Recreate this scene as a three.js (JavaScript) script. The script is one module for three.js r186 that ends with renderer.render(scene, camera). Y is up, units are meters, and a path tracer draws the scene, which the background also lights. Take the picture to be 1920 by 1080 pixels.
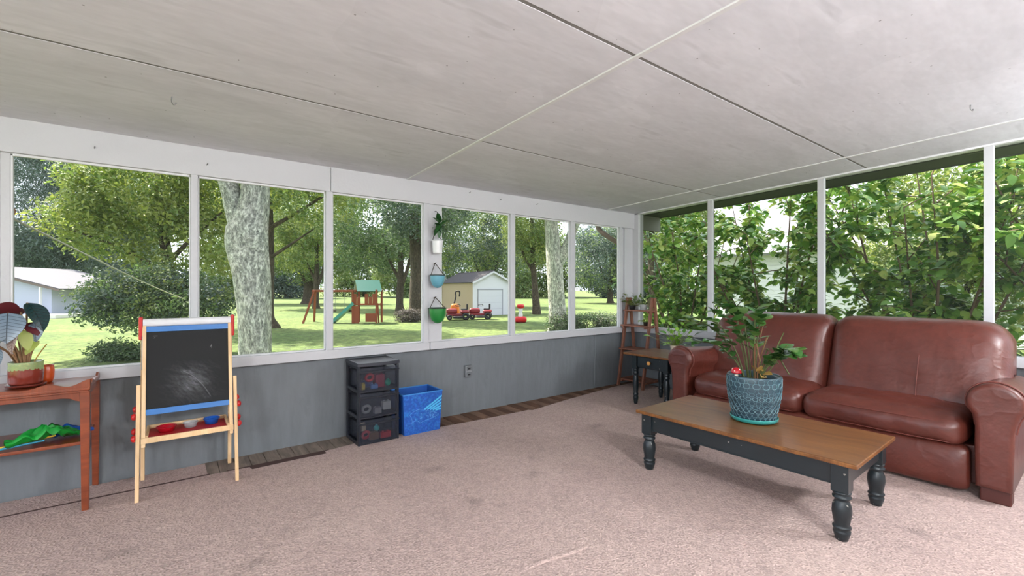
import * as THREE from 'three';
import { RoundedBoxGeometry } from 'three/addons/geometries/RoundedBoxGeometry.js';
import { mergeGeometries, mergeVertices } from 'three/addons/utils/BufferGeometryUtils.js';

// ---------------------------------------------------------------- camera, sky, sun, exposure
const scene = new THREE.Scene();
const camera = new THREE.PerspectiveCamera(2 * Math.atan(540 / 845) * 180 / Math.PI, 16 / 9, 0.05, 600);
camera.position.set(0, 1.3, 0);
camera.lookAt(0.6, 1.3, -0.8);
const renderer = new THREE.WebGLRenderer();
renderer.toneMapping = THREE.LinearToneMapping;
renderer.toneMappingExposure = 3.6;
renderer.shadowMap.enabled = true;
scene.background = new THREE.Color().setRGB(0.97, 1.05, 1.2);
const sun = new THREE.DirectionalLight(new THREE.Color().setRGB(1, 0.93, 0.8), 7);
sun.name = 'sun';
sun.position.set(-8, 80, -76);
sun.target.position.set(8, 0, -16);
sun.castShadow = true;
Object.assign(sun.shadow.camera, { left: -70, right: 70, top: 70, bottom: -70, near: 1, far: 260 });
sun.shadow.mapSize.set(4096, 4096);
sun.shadow.radius = 2;
scene.add(sun, sun.target);

// ---------------------------------------------------------------- helpers
const PI = Math.PI, V = (x, y, z) => new THREE.Vector3(x, y, z);
let seed = 7;
function rnd() { seed = (seed + 0x6D2B79F5) | 0; let t = Math.imul(seed ^ (seed >>> 15), 1 | seed); t = (t + Math.imul(t ^ (t >>> 7), 61 | t)) ^ t; return ((t ^ (t >>> 14)) >>> 0) / 4294967296; }
const rr = (a, b) => a + (b - a) * rnd(), pick = (a) => a[Math.floor(rnd() * a.length)];
const taken = {};
function numbered(n) { if (!(n in taken)) { taken[n] = 0; return n; } taken[n]++; return n + '_' + String(taken[n]).padStart(3, '0'); }
const hash = (x, y, s) => { let h = Math.imul(x, 374761393) + Math.imul(y, 668265263) + Math.imul(s, 974634541) | 0; h = Math.imul(h ^ (h >>> 13), 1274126177); return ((h ^ (h >>> 16)) >>> 0) / 4294967296; };
function vnoise(x, y, px, py, s) {                       // tileable value noise
  const xi = Math.floor(x), yi = Math.floor(y), fx = x - xi, fy = y - yi, u = fx * fx * (3 - 2 * fx), v = fy * fy * (3 - 2 * fy);
  const m = (a, n) => ((a % n) + n) % n, h = (a, b) => hash(m(a, px), m(b, py), s);
  return (h(xi, yi) * (1 - u) + h(xi + 1, yi) * u) * (1 - v) + (h(xi, yi + 1) * (1 - u) + h(xi + 1, yi + 1) * u) * v;
}
function fbm(u, v, px, py, oct, s) { let a = 0, w = 0.5, t = 0; for (let i = 0; i < oct; i++) { a += w * vnoise(u * px, v * py, px, py, s + i); t += w; w *= 0.55; px *= 2; py *= 2; } return a / t; }
function tex(n, fn, srgb = true, size = 1, m = n) {       // fn(u,v) -> [r,g,b] 0..1 ; size: metres per repeat
  const d = new Uint8Array(n * m * 4);
  for (let j = 0; j < m; j++) for (let i = 0; i < n; i++) { const c = fn(i / n, j / m), k = (j * n + i) * 4; for (let q = 0; q < 3; q++) d[k + q] = Math.max(0, Math.min(255, c[q] * 255)); d[k + 3] = 255; }
  const t = new THREE.DataTexture(d, n, m, THREE.RGBAFormat);
  t.wrapS = t.wrapT = THREE.RepeatWrapping; t.magFilter = THREE.LinearFilter; t.minFilter = THREE.LinearMipmapLinearFilter; t.generateMipmaps = true;
  if (srgb) t.colorSpace = THREE.SRGBColorSpace;
  t.repeat.set(1 / size, 1 / size); t.needsUpdate = true; return t;
}
const g3 = (v) => [v, v, v], mixc = (a, b, t) => a.map((x, i) => x + (b[i] - x) * t), rgb = (r, g, b) => [r / 255, g / 255, b / 255], clamp01 = (x) => Math.max(0, Math.min(1, x));
function canvasTex(w, h, draw) { const c = document.createElement('canvas'); c.width = w; c.height = h; draw(c.getContext('2d'), w, h); const t = new THREE.CanvasTexture(c); t.colorSpace = THREE.SRGBColorSpace; return t; }
const mat = (o) => new THREE.MeshPhysicalMaterial({ roughness: 0.6, ...o });
const flat = (color, roughness = 0.6, o = {}) => mat({ color, roughness, ...o });

function uvm(g, turn = false) {                            // box-projected uv in metres
  g = g.index ? g.toNonIndexed() : g;
  const p = g.attributes.position, uv = new Float32Array(p.count * 2), a = V(), b = V(), c = V(), n = V();
  for (let i = 0; i < p.count; i += 3) {
    a.fromBufferAttribute(p, i); b.fromBufferAttribute(p, i + 1); c.fromBufferAttribute(p, i + 2);
    n.copy(b).sub(a).cross(c.clone().sub(a)); const x = Math.abs(n.x), y = Math.abs(n.y), z = Math.abs(n.z);
    [a, b, c].forEach((q, k) => { let s, t; if (y >= x && y >= z) { s = q.x; t = q.z; } else if (x >= z) { s = q.z; t = q.y; } else { s = q.x; t = q.y; }
      uv[(i + k) * 2] = turn ? t : s; uv[(i + k) * 2 + 1] = turn ? s : t; });
  }
  g.setAttribute('uv', new THREE.BufferAttribute(uv, 2)); return g;
}
const strip = (g) => { g = g.index ? g.toNonIndexed() : g; for (const k of Object.keys(g.attributes)) if (!['position', 'normal', 'uv'].includes(k)) g.deleteAttribute(k); g.morphAttributes = {}; return g; };
const merge = (gs) => { gs = [].concat(gs).map(strip); return gs.length === 1 ? gs[0] : mergeGeometries(gs); };
function addMesh(name, g, m, parent) { const o = new THREE.Mesh(g, m); o.castShadow = o.receiveShadow = true; if (!parent || parent === scene) { o.name = numbered(name); scene.add(o); } else { o.name = name; parent.add(o); } return o; }
const obj = (name, gs, m, parent, turn = false) => addMesh(name, uvm(merge(gs), turn), m, parent);
const raw = (name, gs, m, parent) => addMesh(name, merge(gs), m, parent);      // keeps the uv of the geometry
function tag(o, label, category, group) { o.userData = { ...o.userData, label, category }; if (group) o.userData.group = group; return o; }
function thing(name, label, category, [x, y, z] = [0, 0, 0], turn = 0, group) { const o = new THREE.Group(); o.name = numbered(name); scene.add(o); o.position.set(x, y, z); o.rotation.y = turn; return tag(o, label, category, group); }
function struct(name) { const o = new THREE.Group(); o.name = name; scene.add(o); o.userData.kind = 'structure'; return o; }
// geometry: b = box from corner to corner, c = centred box
function cb(x, y, z, w, h, d, r = 0.004) { r = Math.min(r, w / 2.2, h / 2.2, d / 2.2); const g = r > 0 ? new RoundedBoxGeometry(w, h, d, 1, r) : new THREE.BoxGeometry(w, h, d); g.translate(x, y, z); return g; }
const bb = (x0, x1, y0, y1, z0, z1, r = 0.004) => cb((x0 + x1) / 2, (y0 + y1) / 2, (z0 + z1) / 2, Math.abs(x1 - x0), Math.abs(y1 - y0), Math.abs(z1 - z0), r);
function bar(a, b, w, d, r = 0.003, up = V(0, 0, 1)) {      // rectangular stick between two points, d along "up"
  a = V(...a); b = V(...b); const len = a.distanceTo(b), y = b.clone().sub(a).normalize(), x = y.clone().cross(up).normalize(), z = x.clone().cross(y);
  const g = cb(0, 0, 0, w, len, d, r); g.applyMatrix4(new THREE.Matrix4().makeBasis(x, y, z).setPosition(a.clone().add(b).multiplyScalar(0.5))); return g;
}
function rod(a, b, r0, r1 = r0, seg = 8) { a = V(...a); b = V(...b); const g = new THREE.CylinderGeometry(r1, r0, a.distanceTo(b), seg); g.applyQuaternion(new THREE.Quaternion().setFromUnitVectors(V(0, 1, 0), b.clone().sub(a).normalize())); const m = a.add(b).multiplyScalar(0.5); g.translate(m.x, m.y, m.z); return g; }
const lathe = (pts, seg = 24) => new THREE.LatheGeometry(pts.map(([r, y]) => new THREE.Vector2(r, y)), seg);
const wire = (pts, r, n = 24, seg = 6) => new THREE.TubeGeometry(new THREE.CatmullRomCurve3(pts.map((p) => V(...p))), n, r, seg);
function limb(pts, radii, seg = 12, rough = 0.08, steps = 0) {   // tapering trunk or branch; uv in metres
  const n = steps || pts.length * 4, cv = new THREE.CatmullRomCurve3(pts.map((p) => V(...p))), pos = [], uv = [], idx = [];
  let ref = V(1, 0, 0.3).normalize(), len = cv.getLength();
  for (let i = 0; i <= n; i++) {
    const t = i / n, c = cv.getPoint(t), d = cv.getTangent(t), k = t * (radii.length - 1), k0 = Math.min(Math.floor(k), radii.length - 2), r = radii[k0] + (radii[k0 + 1] - radii[k0]) * (k - k0);
    const e1 = ref.clone().sub(d.clone().multiplyScalar(ref.dot(d))).normalize(), e2 = d.clone().cross(e1);
    for (let j = 0; j <= seg; j++) { const a = (j % seg) / seg * 2 * PI, q = r * (1 + rough * (hash(j % seg, i, 5) - 0.5) + rough * 1.2 * Math.sin(3 * a + i * 0.5)); const p = c.clone().addScaledVector(e1, Math.cos(a) * q).addScaledVector(e2, Math.sin(a) * q); pos.push(p.x, p.y, p.z); uv.push(j / seg * 2 * PI * radii[0], t * len); }
  }
  for (let i = 0; i < n; i++) for (let j = 0; j < seg; j++) { const a = i * (seg + 1) + j, b = a + seg + 1; idx.push(a, a + 1, b, b, a + 1, b + 1); }
  const g = new THREE.BufferGeometry(); g.setAttribute('position', new THREE.Float32BufferAttribute(pos, 3)); g.setAttribute('uv', new THREE.Float32BufferAttribute(uv, 2)); g.setIndex(idx); g.computeVertexNormals(); return g;
}
function pillow(w, h, d, r, fn = null, n = [20, 10, 14]) {       // soft rounded box, then fn(v) moves the points
  const g0 = new THREE.BoxGeometry(w, h, d, ...n); g0.deleteAttribute('normal'); g0.deleteAttribute('uv');
  const g = mergeVertices(g0, 1e-5), p = g.attributes.position, v = V(), c = V();
  r = Math.min(r, w / 2, h / 2, d / 2) * 0.999;
  for (let i = 0; i < p.count; i++) {
    v.fromBufferAttribute(p, i);
    c.set(THREE.MathUtils.clamp(v.x, -w / 2 + r, w / 2 - r), THREE.MathUtils.clamp(v.y, -h / 2 + r, h / 2 - r), THREE.MathUtils.clamp(v.z, -d / 2 + r, d / 2 - r));
    v.sub(c); if (v.lengthSq() > 1e-12) v.setLength(r); v.add(c); if (fn) fn(v); p.setXYZ(i, v.x, v.y, v.z);
  }
  g.computeVertexNormals(); return g;
}
function extr(pts, depth, bevel = 0, seg = 2, curve = 8) { const s = pts instanceof THREE.Shape ? pts : new THREE.Shape(pts.map(([x, y]) => new THREE.Vector2(x, y))); const g = new THREE.ExtrudeGeometry(s, { depth, bevelEnabled: bevel > 0, bevelSize: bevel, bevelThickness: bevel, bevelOffset: -bevel, bevelSegments: seg, curveSegments: curve, steps: 1 }); return g; }
function leafGeo(l, w, curl = 0.25, fold = 0.2, n = 5, tip = 0.45) {  // leaf lying along +z from its base, seen from +y
  const pos = [], uv = [], idx = [];
  for (let i = 0; i <= n; i++) { const t = i / n, hw = w / 2 * Math.pow(Math.sin(PI * Math.pow(t, tip < 0.5 ? 0.8 : 1.1)), 0.75) * (i === n ? 0 : 1) + 0.0005, z = l * t, y = -curl * l * t * t;
    pos.push(-hw, y + fold * hw, z, 0, y, z, hw, y + fold * hw, z); uv.push(0.5 - hw / w, t, 0.5, t, 0.5 + hw / w, t); }
  for (let i = 0; i < n; i++) for (let s = 0; s < 2; s++) { const a = i * 3 + s, b = a + 3; idx.push(a, b, a + 1, a + 1, b, b + 1); }
  const g = new THREE.BufferGeometry(); g.setAttribute('position', new THREE.Float32BufferAttribute(pos, 3)); g.setAttribute('uv', new THREE.Float32BufferAttribute(uv, 2)); g.setIndex(idx); g.computeVertexNormals(); return g;
}
function aim(o, p, dir, roll = 0, s = 1) { o.position.copy(p); const z = dir.clone().normalize(); let x = V(0, 1, 0).cross(z); if (x.lengthSq() < 1e-6) x = V(1, 0, 0); x.normalize(); const y = z.clone().cross(x); o.quaternion.setFromRotationMatrix(new THREE.Matrix4().makeBasis(x, y, z)); o.rotateZ(roll); o.scale.setScalar(s); return o; }

// ---------------------------------------------------------------- materials
const T = {};
T.fine = tex(256, (u, v) => g3(fbm(u, v, 32, 32, 3, 3)), false, 0.5);
T.ply = tex(1024, (u, v) => { const a = fbm(u, v, 3, 5, 5, 11), b = fbm(u, v, 5, 28, 4, 21), s = fbm(u, v, 40, 120, 2, 31), st = fbm(u, v, 2, 3, 3, 77); let c = 0.85 + 0.07 * (a - 0.5) + 0.07 * (b - 0.5) + 0.04 * (s - 0.5); if (b > 0.70) c -= (b - 0.70) * 0.5; if (st > 0.57) c -= 0.015; if (hash(Math.floor(u * 400), Math.floor(v * 400), 9) > 0.99975) c -= 0.3; return [c * 0.985, c * 0.985, c * 1.015]; }, true, 2.4);
T.plyb = tex(512, (u, v) => g3(0.5 * fbm(u, v, 6, 40, 4, 21) + 0.5 * fbm(u, v, 30, 60, 3, 8)), false, 2.4);
T.carpet = tex(1024, (u, v) => { const p = fbm(u, v, 256, 256, 1, 41), a = fbm(u, v, 60, 60, 3, 5), b = fbm(u, v, 4, 4, 4, 6), st = fbm(u, v, 7, 7, 4, 61); let k = 1 + 0.2 * (p - 0.5) + 0.10 * (a - 0.5) + 0.10 * (b - 0.5); if (st > 0.68) k -= (st - 0.68) * 0.5; return mixc(rgb(186, 162, 156), rgb(180, 159, 151), b).map((x) => x * k); }, true, 1.7);
T.carpetb = tex(1024, (u, v) => g3(0.6 * fbm(u, v, 256, 256, 1, 41) + 0.4 * fbm(u, v, 60, 60, 3, 5)), false, 1.7);
T.wallgrey = tex(512, (u, v) => { const a = fbm(u, v, 4, 3, 5, 71), b = fbm(u, v, 60, 10, 3, 72), st = fbm(u, v, 6, 6, 4, 73); let k = 1 + 0.12 * (a - 0.5) + 0.08 * (b - 0.5); if (st > 0.72) k -= 0.02; return rgb(112, 117, 122).map((x) => x * k); }, true, 1.8);
T.wallb = tex(512, (u, v) => g3(0.6 * fbm(u, v, 60, 14, 4, 72) + 0.4 * fbm(u, v, 30, 30, 3, 74)), false, 1.8);
const grain = (u, v, s) => { const w = fbm(u, v, 3, 3, 3, s) * 0.12, r = vnoise((u * 24 + w * 60), v * 2, 24, 2, s + 9), f = fbm(u, v, 120, 4, 2, s + 3); return clamp01(0.55 * r + 0.45 * f); };
const wood = (c0, c1, s, size = 0.9) => tex(512, (u, v) => { const g = grain(u, v, s), k = 0.9 + 0.2 * fbm(u, v, 4, 2, 3, s + 20); return mixc(c0, c1, g).map((x) => x * k); }, true, size);
T.honey = wood(rgb(88, 50, 20), rgb(142, 92, 42), 101);
T.ceder = wood(rgb(110, 48, 26), rgb(152, 76, 42), 111, 0.6);
T.pine = wood(rgb(212, 174, 128), rgb(238, 206, 164), 121, 0.6);
T.ladder = wood(rgb(108, 66, 50), rgb(150, 100, 80), 131, 0.6);
T.deck = wood(rgb(96, 72, 58), rgb(140, 108, 88), 141, 0.7);
T.deckgrey = wood(rgb(100, 88, 80), rgb(146, 132, 120), 151, 0.7);
T.bark = tex(512, (u, v) => { const a = fbm(u, v, 26, 12, 3, 201), b = fbm(u, v, 60, 30, 2, 203), c = fbm(u, v, 3, 3, 3, 205); let k = 0.66 + 0.55 * (a - 0.5) + 0.45 * (b - 0.5); return mixc(rgb(190, 184, 172), rgb(160, 166, 150), c).map((x) => x * k * 1.4); }, true, 1.2);
T.barkb = tex(512, (u, v) => g3(0.7 * fbm(u, v, 26, 12, 3, 201) + 0.3 * fbm(u, v, 60, 30, 2, 203)), false, 1.2);
T.grass = tex(1024, (u, v) => { const a = fbm(u, v, 5, 5, 5, 301), b = fbm(u, v, 90, 90, 3, 303), c = fbm(u, v, 14, 14, 3, 305); return mixc(rgb(68, 92, 44), rgb(114, 126, 66), clamp01(a * 0.6 + c * 0.5)).map((x) => x * (0.7 + 0.6 * b)); }, true, 14);
T.grassb = tex(512, (u, v) => g3(fbm(u, v, 120, 120, 2, 303)), false, 6);
T.leather = tex(512, (u, v) => { const a = fbm(u, v, 3, 3, 4, 401), b = fbm(u, v, 50, 50, 2, 402); return mixc(rgb(78, 33, 25), rgb(104, 50, 39), clamp01(a * 1.2 - 0.1)).map((x) => x * (0.93 + 0.14 * b)); }, true, 1.1);
T.leatherb = tex(512, (u, v) => g3(0.5 * fbm(u, v, 70, 70, 3, 405) + 0.9 * Math.pow(1 - Math.abs(2 * fbm(u, v, 7, 9, 3, 408) - 1), 6)), false, 1.1);
T.darkpaint = tex(256, (u, v) => { const a = fbm(u, v, 6, 6, 4, 501), c = fbm(u, v, 22, 22, 2, 507); let k = rgb(22, 33, 38).map((x) => x * (0.85 + 0.3 * a)); if (c > 0.87) k = rgb(150, 145, 135); return k; }, true, 0.6);
const M = {
  white: flat('#c0c0c4', 0.55, { bumpMap: T.fine, bumpScale: 0.0006 }), whitepaint: flat('#d6d6d8', 0.45), ply: mat({ map: T.ply, bumpMap: T.plyb, bumpScale: 0.002, roughness: 0.75 }),
  gap: flat('#3c3a38', 0.9), grey: mat({ map: T.wallgrey, bumpMap: T.wallb, bumpScale: 0.004, roughness: 0.6 }), carpet: mat({ map: T.carpet, bumpMap: T.carpetb, bumpScale: 0.007, roughness: 1 }),
  deck: [mat({ map: T.deck, roughness: 0.8 }), mat({ map: T.deckgrey, roughness: 0.85 }), mat({ map: T.deck, color: '#c9b8ab', roughness: 0.8 })], glueshade: flat('#4a3430', 0.9),
  screen: mat({ color: '#202324', transparent: true, opacity: 0.38, roughness: 0.9, side: THREE.DoubleSide }),
  honey: mat({ map: T.honey, roughness: 0.32, clearcoat: 0.35, clearcoatRoughness: 0.25 }), dark: mat({ map: T.darkpaint, roughness: 0.38, clearcoat: 0.2, clearcoatRoughness: 0.3 }), knob: flat('#d99a50', 0.4),
  leather: mat({ map: T.leather, bumpMap: T.leatherb, bumpScale: 0.0022, roughness: 0.42, clearcoat: 0.25, clearcoatRoughness: 0.35 }), piping: flat('#6d372e', 0.5), footwood: flat('#4c2019', 0.5),
  cedar: mat({ map: T.ceder, roughness: 0.28, clearcoat: 0.5, clearcoatRoughness: 0.2 }), pine: mat({ map: T.pine, roughness: 0.6 }), ladder: mat({ map: T.ladder, roughness: 0.6 }),
  bark: mat({ map: T.bark, bumpMap: T.barkb, bumpScale: 0.035, roughness: 0.95 }), darkbark: mat({ map: T.bark, color: '#76695c', bumpMap: T.barkb, bumpScale: 0.035, roughness: 0.95 }),
  grass: mat({ map: T.grass, bumpMap: T.grassb, bumpScale: 0.06, roughness: 1 }), metal: flat('#8d8d8f', 0.4, { metalness: 0.8 }), black: flat('#16171a', 0.5), soil: flat('#2c211a', 1),
};
const leafM = (color, through = 0.35, roughness = 0.75) => mat({ color, roughness, transmission: through, thickness: 0, side: THREE.DoubleSide });

// ---------------------------------------------------------------- the porch
const floor = struct('floor');
obj('subfloor', bb(-3.95, 5.2, -0.2, -0.03, -4.15, 1.5, 0), M.deck[0], floor);
for (let i = 0; i < 50; i++) { const x = 0.16 + i * 0.1005; obj('floor_board', bb(x + 0.0015, x + 0.099, -0.03, -0.006 - 0.003 * rnd(), -4.07, -3.5, 0.002), x < 1.25 ? M.deck[1] : M.deck[i % 2 ? 0 : 2], floor, false); }
{
  const edge = [[0.2, -3.768], [0.44, -3.755], [0.45, -3.70], [0.7, -3.71], [0.96, -3.705], [0.965, -3.765], [1.2, -3.80], [1.7, -3.79], [2.1, -3.762], [2.5, -3.74], [3.02, -3.735], [3.05, -3.70], [3.15, -3.72], [3.6, -3.80], [4.1, -3.87], [4.55, -3.93], [5.1, -3.96]];
  const s = [[-3.9, 1.4], [-3.9, -3.766], ...edge.map((p) => p), [5.1, 1.4]].map(([x, z]) => [x, -z]).reverse();
  const g = extr(s, 0.011, 0.003, 1); g.rotateX(-PI / 2); g.translate(0, -0.011, 0);
  obj('carpet', g, M.carpet, floor);
  const g2 = extr([[-3.9, 3.802], [0.19, 3.802], [0.185, 4.05], [-3.9, 4.05]].map((p) => p), 0.009, 0.003, 1); g2.rotateX(-PI / 2); g2.translate(0, -0.016, 0);
  obj('carpet_strip', g2, M.carpet, floor);
  obj('glue_shade_strip', bb(-3.9, 0.2, -0.03, -0.004, -3.806, -3.762, 0), M.glueshade, floor);  // dark strip colours in the shadow of the carpet seam gap
  obj('glue_shade_strip', bb(0.3, 1.0, -0.008, -0.0045, -3.80, -3.69, 0), M.glueshade, floor);
  const w = pillow(0.46, 0.02, 0.03, 0.01, (v) => { v.z += 0.02 * Math.sin(v.x * 9); const k = Math.sqrt(clamp01(1 - (v.x / 0.23) ** 2)); v.y *= k; v.z *= 1; }, [24, 4, 4]); w.translate(1.47, 0, -1.61);
  obj('carpet_ridge', w, M.carpet, floor);
}
const SL = 0.03, ceilY = (z) => 2.33 + SL * (z + 4);
const ceiling = struct('ceiling');
{
  const xs = [-3.8, -1.02, 1.77, 4.56, 5.3], zs = [-4.1, -2.76, -1.37, 0.02, 1.5];
  const tilt = (g) => { g.applyMatrix4(new THREE.Matrix4().set(1, 0, 0, 0, 0, 1, SL, 2.33 + SL * 4, 0, 0, 1, 0, 0, 0, 0, 1)); return g; };
  obj('roof_deck', tilt(bb(-4.3, 5.5, 0.03, 0.16, -4.3, 1.6, 0)), M.gap, ceiling);
  for (let i = 0; i < 4; i++) for (let j = 0; j < 4; j++) { const g = tilt(bb(xs[i] + 0.003, xs[i + 1] - 0.003, 0, 0.028, zs[j] + 0.009, zs[j + 1] - 0.009, 0.002)); const o = obj('plywood_sheet', g, M.ply, ceiling); const uv = o.geometry.attributes.uv; for (let k = 0; k < uv.count; k++) uv.setXY(k, uv.getX(k) + i * 0.77 + j * 0.31, uv.getY(k) + i * 0.4 + j * 0.63); }
  for (const z of zs.slice(1, 4)) obj('seam_strip', tilt(bb(-3.8, 5.3, 0.0015, 0.03, z - 0.0085, z + 0.0085, 0)), flat('#7d7b79', 0.9), ceiling);  // grey strip set between the sheets draws the seam as a dark line
  for (const x of [-1.02, 1.77, 4.56]) obj('batten', tilt(bb(x - 0.014, x + 0.014, -0.008, 0.001, -4.0, 1.4, 0.002)), M.whitepaint, ceiling);
  const nail = (x, z, s) => obj('nail_hook', wire([[x, ceilY(z) + 0.003, z], [x, ceilY(z) - 0.03 * s, z], [x + 0.01, ceilY(z) - 0.045 * s, z + 0.008], [x + 0.022, ceilY(z) - 0.03 * s, z + 0.008]], 0.003), M.metal, ceiling);
  nail(-0.01, -3.12, 1); nail(3.95, -0.53, 0.8);
}
// back wall: knee wall, sill, header, posts, screens
const wallBack = struct('wall_back');
for (const [x0, x1] of [[-3.95, -0.87], [-0.867, 1.575], [1.578, 4.40], [4.403, 5.2]]) obj('wall_panel', bb(x0, x1, -0.1, 0.74, -4.16, -4.065, 0.002), M.grey, wallBack);
obj('batten', bb(4.385, 4.425, 0, 0.69, -4.07, -4.052), M.grey, wallBack);
for (const [x0, x1] of [[-3.95, 1.068], [1.071, 5.2]]) obj('header_board', bb(x0, x1, 2.122, 2.36, -4.09, -4.0), M.white, wallBack);
for (const [x0, x1] of [[-3.95, 2.0], [2.003, 5.2]]) obj('sill', [bb(x0, x1, 0.695, 0.772, -4.15, -4.0, 0.006)], M.white, wallBack);
{
  const posts = [[-0.84, -0.797, 1], [0.097, 0.14, 0], [1.033, 1.088, 0], [1.937, 1.985, 0], [1.985, 2.136, 1], [2.988, 3.052, 0], [3.914, 3.99, 0], [4.83, 4.88, 0], [4.96, 5.2, 1], [-1.02, -0.84, 1], [-1.93, -1.88, 0], [-2.85, -2.79, 0], [-3.95, -3.75, 1]];
  for (const [x0, x1, big] of posts) obj('post', bb(x0, x1, 0.76, 2.13, big ? -4.12 : -4.055, big ? (x0 === 1.985 ? -4.02 : -4.03) : -4.005, 0.004), M.white, wallBack);
  obj('post', bb(4.88, 4.96, 0.76, 2.13, -4.1, -4.05), M.white, wallBack);
  const bays = [[-0.797, 0.097], [0.14, 1.033], [1.088, 1.937], [2.136, 2.988], [3.052, 3.914], [3.99, 4.83], [-1.88, -1.02], [-2.79, -1.93], [-3.75, -2.85]];
  bays.forEach(([x0, x1], i) => {
    const w = struct('window_' + (i + 1));
    obj('screen_bead', [bb(x0, x1, 2.108, 2.124, -4.05, -4.03, 0.002), bb(x0, x1, 0.77, 0.782, -4.05, -4.03, 0.002), bb(x0, x0 + 0.01, 0.77, 2.12, -4.05, -4.03, 0.002), bb(x1 - 0.01, x1, 0.77, 2.12, -4.05, -4.03, 0.002)], M.whitepaint, w);
    const p = new THREE.PlaneGeometry(x1 - x0, 1.35); p.translate((x0 + x1) / 2, 1.445, -4.045); obj('insect_screen', p, M.screen, w);
  });
  for (const [x, y, z] of [[2.44, 2.28, -3.998], [2.83, 2.25, -3.998], [0.19, 2.2, -3.998], [3.35, 2.26, -3.998], [-0.42, 2.21, -3.998]]) obj('nail', rod([x, y, z - 0.02], [x + 0.008, y + 0.012, z + 0.025], 0.003), M.metal, wallBack);
  const ox = 2.46, oy = 0.43, boxM = flat('#8a8d90', 0.5, { metalness: 0.3 });
  const ot = struct('trim_1');
  obj('outlet_box', bb(ox - 0.04, ox + 0.04, oy - 0.062, oy + 0.062, -4.07, -4.03, 0.008), boxM, ot);
  for (const s of [-1, 1]) { obj('outlet_cover', bb(ox - 0.026, ox + 0.03, oy + s * 0.03 - 0.022, oy + s * 0.03 + 0.022, -4.032, -4.022, 0.006), flat('#6c7074', 0.5), ot); obj('outlet_hole', bb(ox - 0.014, ox + 0.014, oy + s * 0.03 - 0.008, oy + s * 0.03 + 0.008, -4.023, -4.020, 0.001), M.black, ot); }
}
// right wall
const wallRight = struct('wall_right');
{
  obj('wall_panel', bb(5.16, 5.26, -0.1, 0.72, -4.16, 1.5, 0), M.grey, wallRight);
  obj('sill', bb(5.10, 5.26, 0.695, 0.772, -4.15, 1.5, 0.006), M.white, wallRight);
  const h = bb(5.13, 5.24, -0.03, 0.02, -4.0, 1.5, 0.004); h.applyMatrix4(new THREE.Matrix4().set(1, 0, 0, 0, 0, 1, SL, 2.35 + SL * 4 - 0.005, 0, 0, 1, 0, 0, 0, 0, 1)); obj('header_board', h, M.whitepaint, wallRight);
  for (const z of [-2.9, -1.742, -0.588, 0.57]) obj('post', bb(5.135, 5.19, 0.76, ceilY(z) + 0.02, z - 0.029, z + 0.029), M.white, wallRight);
  obj('post', bb(5.13, 5.24, 0.76, 2.36, -4.1, -3.93), M.white, wallRight); obj('post', bb(5.13, 5.24, 0.76, 2.5, 1.35, 1.5), M.white, wallRight);
  [[-3.93, -2.929], [-2.871, -1.771], [-1.713, -0.617], [-0.559, 0.541], [0.6, 1.35]].forEach(([z0, z1], i) => { const w = struct('window_' + (i + 10)); const p = new THREE.PlaneGeometry(z1 - z0, ceilY(z0) - 0.78); p.rotateY(-PI / 2); p.translate(5.17, (0.77 + ceilY(z0)) / 2 - 0.01, (z0 + z1) / 2); obj('insect_screen', p, M.screen, w); });
}
// eaves outside
{
  const e = thing('roof_eave', 'dark grey-green eave board running outside above the right-hand screens', 'eave', [5.2, 2.3, -4.3]);
  const m = flat('#585c50', 0.7);
  const sh = (g) => { g.applyMatrix4(new THREE.Matrix4().set(1, 0, 0, -5.2, 0, 1, SL, SL * 4 + 2.33 - 2.3, 0, 0, 1, 4.3, 0, 0, 0, 1)); return g; };
  obj('soffit', sh(bb(5.25, 6.17, 0.09, 0.12, -4.36, 1.5, 0)), m, e); obj('fascia', sh(bb(6.15, 6.19, 0.082, 0.25, -4.36, 1.5, 0.003)), m, e);
  obj('end_board', bb(0.06, 0.98, -0.11, 0.16, -0.05, -0.01, 0.003), flat('#7f8072', 0.7), e);
  const d = thing('downspout', 'beige gutter elbow outside the screen next to the corner post', 'downspout', [4.85, 1.9, -4.32]);
  obj('elbow', wire([[-0.12, 0.42, 0], [-0.12, 0.3, 0], [-0.08, 0.22, 0], [0.1, 0.12, 0.02], [0.3, 0.03, 0.05], [0.5, -0.08, 0.05]], 0.035, 40, 10), flat('#a8948a', 0.6), d);
}
// left end shaped open, unscreened, to brighten the porch; house wall behind the camera
const wallLeft = struct('wall_left');
obj('curb', bb(-4.05, -3.95, -0.1, 0.08, -4.16, 1.5, 0), M.white, wallLeft); obj('header_board', bb(-4.05, -3.95, 2.28, 2.52, -4.15, 1.5, 0), M.white, wallLeft);
for (const z of [-2.9, -1.74, -0.59, 0.57]) obj('post', bb(-4.0, -3.95, 0.08, 2.3, z - 0.03, z + 0.03), M.white, wallLeft);
const wallHouse = struct('wall_house');
obj('siding', bb(-4.05, 5.26, -0.1, 2.52, 1.42, 1.55, 0), flat('#cfcdc6', 0.7), wallHouse);

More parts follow.
